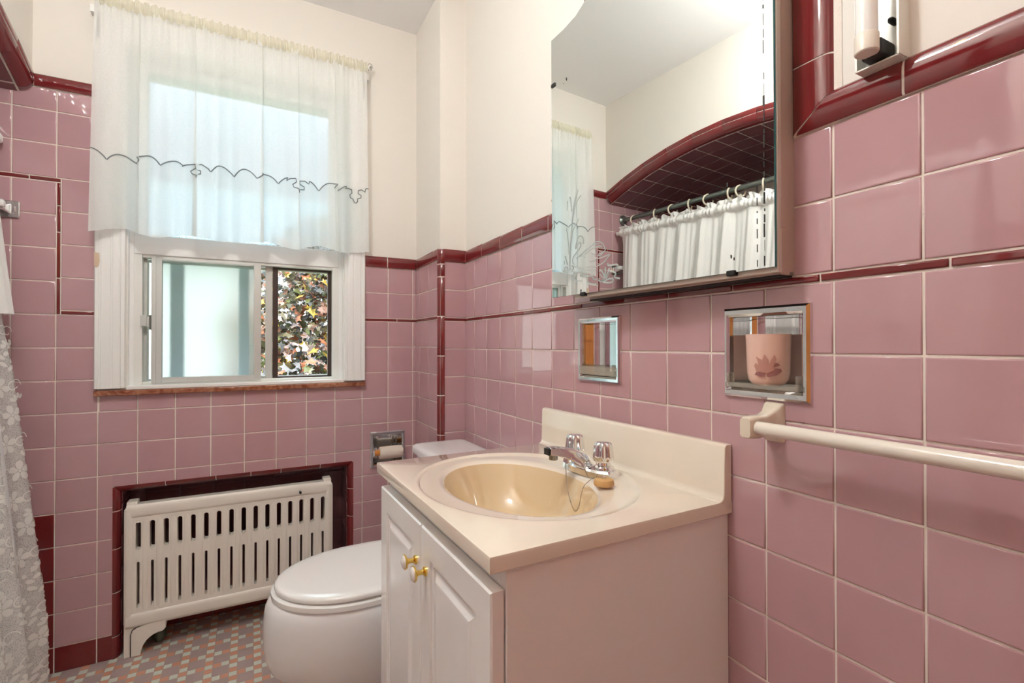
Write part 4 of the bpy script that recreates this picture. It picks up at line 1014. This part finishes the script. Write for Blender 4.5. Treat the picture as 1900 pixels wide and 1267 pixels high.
# ---------------------------------------------------------------- medicine cabinet, door ajar 3 degrees
TH, PH, MM = math.radians(3.1), math.radians(.2), .055
Nn = Vector((math.cos(TH)*math.cos(PH), math.sin(TH)*math.cos(PH), math.sin(PH))); DDm = -MM*math.cos(TH)-1.668*math.sin(TH)
def mp(s_, z, h=0):
    y = -1.668+s_*math.cos(TH); x = (DDm-Nn.y*y-Nn.z*z)/Nn.x
    return Vector((x,y,z))-Nn*h
mc = root('medicine_cabinet', (0,-1.42,1.187), label='mirrored medicine cabinet with etched swan, its door slightly ajar', cat='medicine cabinet')
bm = BM(); poly_prism(bm, [(-.002,-1.664,1.187),(-.002,-1.172,1.187),(-.034,-1.172,1.187),(-.040,-1.664,1.187)], (0,0,.66)); bmesh.ops.recalc_face_normals(bm, faces=bm.faces)
finish('cabinet_box', bm, CABP, mc, bevel=.001)
bm = BM(); box(bm, -.036,-.003,-1.66,-1.176,1.1845,1.1869); finish('underside_shadow', bm, BLACK, mc)  # black strip painted in as the shadow gap below the cabinet
bm = BM()
def mbox(bm, s0, s1, z0, z1, h0, h1, mi=0):
    vs = [bm.verts.new(mp(s_,z,h)) for s_ in (s0,s1) for z in (z0,z1) for h in (h0,h1)]
    for f in ((0,1,3,2),(4,6,7,5),(0,4,5,1),(2,3,7,6),(0,2,6,4),(1,5,7,3)): bm.faces.new([vs[i] for i in f]).material_index = mi
mbox(bm, -.002,.492,1.1885,1.84,-.0165,-.006); bmesh.ops.recalc_face_normals(bm, faces=bm.faces)
dr_ = finish('door', bm, simple('door_edge_paint',(.60,.53,.47),.45), mc, bevel=.001)
bm = BM()
topc = [(0,1.848),(.05,1.849),(.098,1.855),(.138,1.873),(.175,1.905),(.215,1.938),(.26,1.953),(.2875,1.955)]
W_ = .575
prof = [(0,1.1965)]+[(a,z) for a,z in topc]+[(W_-a,z) for a,z in topc[::-1][1:]]+[(W_,1.1965)]
def dens(pr_):
    o = []
    for (a,z),(b_,y) in zip(pr_[:-1], pr_[1:]): o.append((a,z))
    return o+[pr_[-1]]
fr_ = [bm.verts.new(mp(a,z,0)) for a,z in prof]; bk = [bm.verts.new(mp(a,z,-.0055)) for a,z in prof]
bm.faces.new(fr_).material_index = 0; bm.faces.new(bk[::-1]).material_index = 1
for i in range(len(prof)): bm.faces.new((fr_[i],bk[i],bk[(i+1)%len(prof)],fr_[(i+1)%len(prof)])).material_index = 1
bmesh.ops.recalc_face_normals(bm, faces=bm.faces)
mr = finish('mirror_glass', bm, [MATS['mirror'],GLASSE], dr_)
ETCHES = {'neck':[(0.4524, 1.311), (0.4517, 1.3184), (0.4544, 1.3265), (0.4619, 1.3314), (0.4696, 1.3308), (0.474, 1.3267), (0.4763, 1.3201), (0.4796, 1.3137), (0.4815, 1.3049), (0.4775, 1.3077), (0.4708, 1.3149), (0.462, 1.3155), (0.4632, 1.3066), (0.4709, 1.2996), (0.482, 1.2923), (0.4911, 1.2845), (0.493, 1.2748), (0.4867, 1.2682)],
'breast':[(0.4969, 1.2676), (0.4845, 1.263), (0.4712, 1.2591), (0.4517, 1.2543)],
'back':[(0.4777, 1.2817), (0.4622, 1.287), (0.4472, 1.2936), (0.4313, 1.2984), (0.42, 1.3032), (0.4098, 1.3079), (0.3979, 1.3066), (0.3873, 1.3008), (0.3806, 1.2924), (0.3787, 1.2843), (0.3864, 1.2803), (0.4001, 1.2792)],
'wing2':[(0.4472, 1.286), (0.4366, 1.2898), (0.4241, 1.2945), (0.4119, 1.2951), (0.4, 1.2971), (0.3883, 1.2937)],
'wing3':[(0.4241, 1.3013), (0.4119, 1.3031), (0.3999, 1.3024)],
'feather1':[(0.4041, 1.2758), (0.3923, 1.276), (0.3845, 1.28)],
'feather2':[(0.4101, 1.2721), (0.3982, 1.2696), (0.3807, 1.2709), (0.3627, 1.2732)],
'feather3':[(0.3627, 1.2732), (0.3731, 1.2652), (0.3847, 1.2578), (0.4043, 1.2533)],
'feather4':[(0.4305, 1.2657), (0.4162, 1.267), (0.4081, 1.2665)],
'beakline':[(0.4601, 1.2804), (0.4526, 1.2803), (0.4462, 1.2783)],
'tail':[(0.4242, 1.2851), (0.4141, 1.2808), (0.408, 1.2838)],
'w1':[(0.4958, 1.2667), (0.489, 1.2601), (0.4959, 1.2539), (0.4801, 1.249), (0.4625, 1.2475), (0.4572, 1.2419), (0.4637, 1.2386), (0.4455, 1.235), (0.4246, 1.2338), (0.4185, 1.229), (0.4165, 1.2255), (0.4065, 1.2236)],
'w2':[(0.4891, 1.2473), (0.4779, 1.2445), (0.4824, 1.2394), (0.4858, 1.2342), (0.478, 1.2291), (0.4605, 1.2257)],
'w3':[(0.4454, 1.248), (0.4286, 1.2472), (0.4113, 1.2449)],
'w4':[(0.441, 1.255), (0.4244, 1.254), (0.4113, 1.2516)],
'w5':[(0.4371, 1.2231), (0.4319, 1.2171), (0.4076, 1.2124)],
'w6':[(0.3703, 1.2544), (0.3685, 1.2496), (0.3546, 1.2489), (0.3419, 1.2478), (0.3392, 1.2436), (0.3455, 1.2413), (0.3384, 1.2372)],
'w7':[(0.3639, 1.2374), (0.3492, 1.2323), (0.3456, 1.228), (0.3493, 1.2221), (0.3341, 1.2172)],
'lily1':[(0.3996, 1.2215), (0.3947, 1.2177), (0.385, 1.2179), (0.3888, 1.2209), (0.3792, 1.2185), (0.3659, 1.2202), (0.3557, 1.2191), (0.3548, 1.2138), (0.366, 1.2119), (0.385, 1.2153)],
'blade1':[(0.3811, 1.2233), (0.3839, 1.2328), (0.3906, 1.2409), (0.3974, 1.2418)],
'blade2':[(0.3801, 1.2232), (0.3781, 1.2373), (0.3781, 1.2464)],
'blade3':[(0.3773, 1.2229), (0.3714, 1.2325), (0.3657, 1.2428)],
'blade4':[(0.3849, 1.2238), (0.3926, 1.2312), (0.3965, 1.2344)],
'blade5':[(0.3753, 1.222), (0.3686, 1.2283), (0.3649, 1.2343)],
'foot':[(0.5227, 1.2588), (0.5238, 1.2648), (0.5144, 1.2664), (0.5096, 1.26), (0.4992, 1.2615), (0.5016, 1.2575), (0.5191, 1.2583), (0.531, 1.2584), (0.5192, 1.2525)],
'stem0':[(0.5139, 1.2663), (0.5147, 1.2202)],
'reed1':[(0.5032, 1.2634), (0.5003, 1.3079), (0.4953, 1.3519), (0.4878, 1.406), (0.4717, 1.4418)],
'reed2':[(0.5042, 1.2681), (0.5009, 1.3305), (0.4915, 1.3779), (0.4789, 1.4105), (0.4598, 1.4265)],
'reed3':[(0.5048, 1.2862), (0.4991, 1.319), (0.49, 1.3508), (0.4688, 1.3729)],
'reed4':[(0.5066, 1.2955), (0.5082, 1.3206), (0.5117, 1.3416), (0.5153, 1.3604)],
'cat1':[(0.5019, 1.432), (0.4984, 1.4198), (0.496, 1.3968)],
'cat2':[(0.5111, 1.4253), (0.5132, 1.4031)],
'cat3':[(0.5214, 1.2932), (0.5141, 1.2762), (0.5122, 1.2714)],
'cat4':[(0.5241, 1.2822), (0.5234, 1.273)]}
bm = BM()
for k, l in ETCHES.items():
    l = [Vector((a,z,0)) for a,z in l]; l = catm(l, 4); wd = .0018 if k in ('w1','w2','w5','w6','w7','lily1','blade2','blade3','blade1','reed1') else .0011
    if k in ('cat1','cat3'): wd = .002
    for a, b_ in zip(l[:-1], l[1:]):
        d = (b_-a)
        if d.length < 1e-5: continue
        n_ = Vector((-d.y,d.x,0)).normalized()*wd; e = d.normalized()*wd*.3
        vs = [bm.verts.new(mp(p.x,p.y,.0004)) for p in (a-e+n_,b_+e+n_,b_+e-n_,a-e-n_)]; bm.faces.new(vs)
bmesh.ops.recalc_face_normals(bm, faces=bm.faces)
finish('etched_swan', bm, ETCH, mr)
bm = BM(); r3 = random.Random(5)
z = 1.2
while z < 1.86:
    L_ = r3.uniform(.004,.022)
    if not (1.50 < z < 1.53): mbox(bm, .0150+r3.uniform(-.0006,.0006), .0162+r3.uniform(-.0005,.0010), z, z+L_, .0003,.0006)
    if z < 1.33: mbox(bm, .0272, .0282, z, z+L_*.7, .0003,.0006)
    z += L_+r3.uniform(.001,.008)
for (a, z), (w_, h_) in (((.513,1.722),(.004,.010)),((.0795,1.343),(.004,.010)),((.0735,1.223),(.003,.008)),((.068,1.2185),(.003,.008)),((.462,1.204),(.005,.008)),((.456,1.1975),(.010,.004)),((.0704,1.1975),(.010,.004)),((.19,1.1965),(.006,.002)),((.524,1.716),(.002,.003))):
    pts_ = [(a+w_/2*math.cos(t)*r3.uniform(.6,1), z+h_/2*math.sin(t)*r3.uniform(.6,1)) for t in [2*PI*q/9 for q in range(9)]]
    bm.faces.new([bm.verts.new(mp(p,q,.0005)) for p,q in pts_])
bmesh.ops.recalc_face_normals(bm, faces=bm.faces)
finish('worn_silvering', bm, BLACK, mr, kind='stuff')
for s_, z in ((.0735,1.197),(.455,1.197),(.566,1.732)):
    bm = BM(); mbox(bm, s_-.008, s_+.008, z-.006, z+.003, -.008, .003); bmesh.ops.recalc_face_normals(bm, faces=bm.faces); finish('mirror_clip', bm, DARKM, dr_, bevel=.0015)
for z in (1.28,1.75):
    bm = BM(); tube(bm, [(-.044,-1.6665,z-.024),(-.044,-1.6665,z+.024)], .0032, 10); box(bm, -.044,-.030,-1.6665,-1.6645,z-.02,z+.02); finish('hinge', bm, CABP, mc, smooth=40)
bm = BM(); lathe(bm, [(.004,0),(.004,-.004),(.0001,-.005)], (-.012,-1.663,1.191), 'z', 12); finish('foot_screw', bm, simple('grey_screw',(.2,.19,.18),.4,.5), mc, smooth=40)

# ---------------------------------------------------------------- wall lamps
def lamp(yc, label):
    z0, z1 = 1.452, 1.79
    o = root('wall_lamp', (0,yc,z0), label=label, cat='wall lamp', group='tube lamps flanking the mirror')
    bm = BM()   # channel: open tray facing the room
    pr_ = [(0,-.026),(-.0285,-.026),(-.0285,-.0235),(-.004,-.0235),(-.004,.0235),(-.0285,.0235),(-.0285,.026),(0,.026)]
    loft(bm, [[(x,yc+y,z) for x,y in pr_] for z in (z0,z1)]); box(bm, -.0285,0,yc-.026,yc+.026,z0-.0008,z0+.001); box(bm, -.0285,0,yc-.026,yc+.026,z1-.001,z1+.0008)
    bmesh.ops.recalc_face_normals(bm, faces=bm.faces)
    ch_ = finish('channel', bm, simple('lamp_enamel',(.80,.80,.75),.25,.1), o, smooth=30)
    bm = BM(); tube(bm, [(-.052,yc,z0+.030),(-.052,yc,z1-.030)], .0125, 24); finish('tube', bm, TUBEW, o, smooth=40)
    for za, zb in ((z0+.006,z0+.031),(z1-.031,z1-.006)):
        bm = BM(); tube(bm, [(-.052,yc,za),(-.052,yc,za+.0015),(-.052,yc,zb-.0015),(-.052,yc,zb)], .0135, 24, rs=[.0125,.0138,.0138,.0128]); finish('end_cap', bm, simple('cap_cream',(.78,.72,.64),.35), o, smooth=40)
        bm = BM(); box(bm, -.042,-.0045,yc-.012,yc+.012,za-.002 if za < 1.6 else za,zb-.004); finish('socket', bm, BLACK, o, bevel=.003)
    bm = BM(); lathe(bm, [(.004,0),(.004,-.012),(.002,-.016)], (-.0045,yc-.012,z0+.055), 'x', 10); finish('starter', bm, BLACK, o, smooth=40)
    return o
lamp(-1.792, 'small white tube lamp on the wall right of the mirror')
lamp(-1.052, 'small white tube lamp peeking out behind the mirror\'s window-side edge')

# ---------------------------------------------------------------- towel bar
tw = root('towel_bar', (0,-1.63,.95), label='cream ceramic towel bar on the right wall beside the vanity', cat='towel bar')
for yc in (-1.630,-2.39):
    bm = BM(); R_ = []
    for x, hy, z0, z1 in ((-.003,.0170,.918,.983),(-.009,.0165,.920,.982),(-.015,.0145,.928,.976),(-.024,.0115,.932,.970),(-.038,.0105,.931,.965),(-.052,.0105,.929,.965),(-.074,.0105,.930,.964),(-.0785,.0090,.932,.962)):
        R_.append([(x,yc+a,b_) for a,b_ in rounded(-hy,hy,z0,z1,.005,4)])
    loft(bm, R_); bmesh.ops.recalc_face_normals(bm, faces=bm.faces); finish('post', bm, CREAMC, tw, smooth=50)
bm = BM(); tube(bm, [(-.062,-1.632,.947),(-.062,-2.388,.947)], .0105, 24); finish('bar', bm, simple('bar_cream',(.78,.74,.66),.2,coat=.3), tw, smooth=40)

# ---------------------------------------------------------------- bath and shower curtain
bt = root('bathtub', (-1.79,-.75,0), label='white built-in bathtub in the arched alcove behind the shower curtain', cat='bathtub')
bm = BM(); R_ = []
def rrect(x0,x1,y0,y1,r,z): return [(a,b_,z) for a,b_ in rounded(x0,x1,y0,y1,r,5)]
loft(bm, [rrect(-2.166,-1.402,-1.496,-.008,.004,0), rrect(-2.166,-1.402,-1.496,-.008,.004,.385), rrect(-2.164,-1.406,-1.494,-.010,.008,.395), rrect(-2.11,-1.47,-1.42,-.08,.1,.395), rrect(-2.10,-1.48,-1.41,-.09,.1,.38), rrect(-2.05,-1.53,-1.36,-.14,.12,.06), rrect(-2.0,-1.58,-1.3,-.2,.12,.05)])
bmesh.ops.recalc_face_normals(bm, faces=bm.faces); finish('tub_shell', bm, TUBM, bt, smooth=40)
XR, ZRD = -1.527, 1.816
rod = root('shower_curtain_rod', (XR,0,ZRD), label='dark steel shower curtain rod across the bath alcove', cat='curtain rod')
bm = BM(); tube(bm, [(XR,-.004,ZRD),(XR,YA+.004,ZRD)], .0125, 20); finish('rod', bm, STEELD, rod, smooth=40)
for y, s_ in ((-.003,-1),(YA+.003,1)):
    bm = BM(); lathe(bm, [(.032,0),(.032,s_*.004),(.018,s_*.012),(.016,s_*.026)], (XR,y,ZRD), 'y', 24); finish('flange', bm, STEELD, rod, smooth=40)
ring_y = [-.093,-.245,-.362,-.470,-.577,-.694,-.749,-.862,-1.0,-1.13,-1.26,-1.39]
def make_ring():
    bm = BM(); pts_ = []
    for k in range(15):
        a = -.35+2*PI*.80*k/14; pts_.append((0.0+.0*k, .0+.0, 0) if False else (.027*math.sin(a), 0, .027*math.cos(a)-.0105))
    tube(bm, pts_, .0042, 8); tube(bm, [pts_[-1],(pts_[-1][0]+.004,0,pts_[-1][2]-.016)], .003, 8)
    return finish('curtain_ring', bm, RINGM, smooth=60)
words = ['nearest the window','second from the window wall','third from the window wall','fourth from the window wall','fifth from the window wall','sixth, close beside its neighbour','seventh, close beside its neighbour','eighth, at the edge of the mirror view','ninth from the window wall','tenth from the window wall','eleventh from the window wall','last, farthest from the window']
r0 = make_ring()
for i, y in enumerate(ring_y):
    r_ = r0 if i == 0 else r0.copy()
    if i: C.objects.link(r_)
    r_.location = (XR, y, ZRD-.0045); r_.rotation_euler = (0,0,math.radians([12,-20,25,-15,30,-10,22,-18][i%8]))
    lab = 'cream plastic curtain ring on the shower rod, '+words[i]
    tag(r_, lab, 'curtain ring', 'rings of the shower curtain')
def sheet(name, fn, y0, y1, zs, mat, parent, ny=260, th=0):
    bm = BM(); YY = [y0+(y1-y0)*i/ny for i in range(ny+1)]
    G = [[bm.verts.new(fn(y,z,j)) for y in YY] for j, z in enumerate(zs)]
    for a, b_ in zip(G[:-1], G[1:]):
        for i in range(ny): bm.faces.new((a[i],a[i+1],b_[i+1],b_[i]))
    return finish(name, bm, mat, parent, smooth=80)
# liner hanging straight from the rings
sl = root('shower_liner', (XR,-.75,1.77), label='cream inner shower curtain hanging in points from the rings', cat='shower curtain')
def ltop(y):
    i = min(range(len(ring_y)), key=lambda k: abs(ring_y[k]-y)); d = abs(ring_y[i]-y); return 1.790-min(.052, d*1.15)
def lfn(y, z, j):
    zz = ltop(y) if j == 0 else z
    return (XR+.006+.014*math.sin(y*62+1.2)*(1 if j else .3), y, zz)
sheet('liner_panel', lfn, -.06,-1.43, [1.79,1.73,1.70,1.5,1.2,.8,.42], LINER, sl)
# valance on its own thin rod
vl = root('shower_valance', (-1.46,-.75,1.735), label='white gathered valance across the top of the shower curtain', cat='valance')
def flare(z): return (1.735-z)/.565
def vz(y): return 1.735-.05*((-y)/.95)
def vfn(y, z, j):
    k = flare(z); k = max(k,0); f = .5+.5*k
    x = -1.470+.070*k + f*(.020*math.sin(y*52+1.0)+.009*math.sin(y*97+2)+.004*math.sin(y*210))*(1 if j > 1 else .55)
    return (x, y-.045*k*(1 if y > -.3 else 0), z-.012*(-y) - (.012*abs(math.sin(y*30)) if j == 0 else 0))
val_z = [1.715,1.70,1.66,1.60,1.52,1.42,1.32,1.24,1.172]
sheet('valance_panel', vfn, -.045,-1.44, val_z, VAL, vl, 420)
bm = BM(); NYr = 900
G = []
for j, (z, o) in enumerate(((1.764,.006),(1.748,.000),(1.740,.013),(1.726,.020),(1.712,.014),(1.702,-.002))):
    row = []
    for i in range(NYr+1):
        y = -.045-1.395*i/NYr; w_ = math.sin(y*230+math.sin(y*61)*2.2); u = math.sin(y*118+j*.4)
        row.append(bm.verts.new((-1.468+o*(1+.25*w_)+(.006*w_ if j < 2 else .0)+(.010*u if j==0 else 0), y, z-.012*(-y)+(.008*math.sin(y*90+2)*(1 if j==0 else 0))+.0022*math.sin(y*230)*(j%2))))
    G.append(row)
for a, b_ in zip(G[:-1], G[1:]):
    for i in range(NYr): bm.faces.new((a[i],a[i+1],b_[i+1],b_[i]))
finish('ruffled_header', bm, VAL, vl, smooth=80)
bm = BM(); tube(bm, [(-1.465,-.012,1.726),(-1.465,-.016,1.726),(-1.465,-.05,1.725),(-1.465,-1.46,1.708),(-1.465,-1.485,1.708)], .006, 10, rs=[.008,.012,.008,.008,.012]); finish('valance_rod', bm, simple('rod_white',(.85,.85,.83),.3), vl, smooth=40)
# long lace curtain outside the tub
lc = root('shower_curtain', (-1.40,-.75,1.2), label='long white floral lace shower curtain hanging outside the bathtub', cat='shower curtain')
def cxz(z): return -1.478+.150*min(1,max(0,(1.70-z)/1.45))**.9
def sfn(y, z, j):
    k = min(1,(1.7-z)/1.6)
    return (cxz(z)-.035*max(0,1-(1.7-z)/.7)+(.012+.018*k)*(.4+.6*k)*math.sin((y+.02)*41+.6)+.010*k*math.sin(y*83), y-.045*k*(1 if y > -.4 else .3), z)
sheet('lace_panel', sfn, -.065,-1.40, [1.69,1.5,1.3,1.15,1.0,.85,.7,.55,.4,.25,.12,.035], LACE, lc, 380)
# woven flowers, leaves and scrolls on the net
bm = BM(); r4 = random.Random(11)
def patch(cy0, cz0, pts_, off=.0022):
    vs = []
    for a, b_ in pts_:
        p = sfn(cy0+a, min(1.68,max(.04,cz0+b_)), 1); vs.append(bm.verts.new((p[0]+off, p[1], p[2])))
    c = sfn(cy0+sum(p[0] for p in pts_)/len(pts_), cz0+sum(p[1] for p in pts_)/len(pts_), 1); cv = bm.verts.new((c[0]+off,c[1],c[2]))
    for i in range(len(vs)): bm.faces.new((cv, vs[i], vs[(i+1)%len(vs)]))
def petal(cy0, cz0, ang, L_, w_, r_in=.004):
    pts_ = []
    for q in range(12):
        t = 2*PI*q/12; u = r_in+L_*(.5-.5*math.cos(t)); v = w_*math.sin(t)*(1-.25*math.cos(t))
        pts_.append((u*math.cos(ang)-v*math.sin(ang), u*math.sin(ang)+v*math.cos(ang)))
    patch(cy0, cz0, pts_)
for k, z in enumerate([1.12-.082*i for i in range(14)]):
    y = -.10-.06*(k%2)
    while y > -1.38:
        kind = r4.random(); a0 = r4.uniform(0,PI)
        if kind < .5:
            for q in range(5): petal(y, z, a0+2*PI*q/5, .026, .0085)
            petal(y, z, 0, .007, .0035, -.0035)
        else:
            for q in range(7): petal(y+.010*math.sin(q*.9), z-.036+.011*q, PI/2+(1 if q%2 else -1)*1.0, .026-.002*q, .006)
        # scroll
        sc_ = [(y+.040+.020*math.cos(t)*(1-t/9), z+.020*math.sin(t)*(1-t/9)) for t in [.35*q for q in range(17)]]
        for (ya,za),(yb,zb) in zip(sc_[:-1], sc_[1:]):
            n_ = Vector((zb-za,-(yb-ya))).normalized()*.0016
            try: patch(0, 0, [(ya+n_.x,za+n_.y),(yb+n_.x,zb+n_.y),(yb-n_.x,zb-n_.y),(ya-n_.x,za-n_.y)])
            except ValueError: pass
        for q in range(3): petal(y+.045, z-.045, a0+q*.8, .018, .005)
        y -= .088
finish('woven_flowers', bm, cloth('lace_weave',(.90,.90,.87),.93,.3), lc, smooth=80)
def sfn2(y, z, j):
    k = min(1,(1.7-z)/1.6)
    return (cxz(z)-.018+(.010+.016*k)*math.sin((y+.02)*37+2.2), y-.06*k*(1 if y > -.4 else .3), z)
sheet('white_underlayer', sfn2, -.145,-1.40, [1.69,1.4,1.15,.9,.6,.3,.06], SATIN, lc, 260)

# chrome grab-bar holder on the alcove tiles
gb = root('grab_bar', (-1.45,-.003,1.513), label='chrome bar holder on the pink alcove tiles left of the window', cat='grab bar')
bm = BM(); poly_prism(bm, [(x,-.003,z) for x,z in rounded(-1.50,-1.416,1.4855,1.5395,.006)], (0,-.008,0)); bmesh.ops.recalc_face_normals(bm, faces=bm.faces); finish('wall_plate', bm, CHROMEW, gb, bevel=.002)
bm = BM(); loft(bm, [[(-1.452+a*s_,y,1.512+b_*s_) for a,b_ in ((-.016,-.016),(.016,-.016),(.016,.016),(-.016,.016))] for y, s_ in ((-.010,1.1),(-.022,.8),(-.045,.7))]); bmesh.ops.recalc_face_normals(bm, faces=bm.faces); finish('post', bm, CHROME, gb, bevel=.003)
bm = BM(); box(bm, -1.80,-1.438,-.062,-.040,1.509,1.531); finish('bar', bm, simple('bar_acrylic',(.75,.78,.78),.1,coat=.4), gb, bevel=.004)

# ---------------------------------------------------------------- ceiling light near the door (behind the camera)
cl = root('ceiling_light', (CEIL_LIGHT[0],CEIL_LIGHT[1],CEIL), label='round ceiling light near the door', cat='ceiling light')
bm = BM(); lathe(bm, [(.055,0),(.055,-.012),(.02,-.03),(.008,-.04),(.008,-.12),(.03,-.125),(.03,-.135)], (CEIL_LIGHT[0],CEIL_LIGHT[1],CEIL), 'z', 32); finish('lamp_stem', bm, BRASS, cl, smooth=40)
m, nt, b = newmat('lit_glass'); setc(b, (.9,.85,.75), .3); b.inputs['Emission Color'].default_value = (1,.995,.955,1); b.inputs['Emission Strength'].default_value = CEIL_POWER*1.55
bm = BM(); lathe(bm, [(.09*math.sin(PI*k/16)+.0001,.09*math.cos(PI*k/16)) for k in range(17)], CEIL_LIGHT, 'z', 32); bmesh.ops.recalc_face_normals(bm, faces=bm.faces); finish('lamp_shade', bm, m, cl, smooth=60)
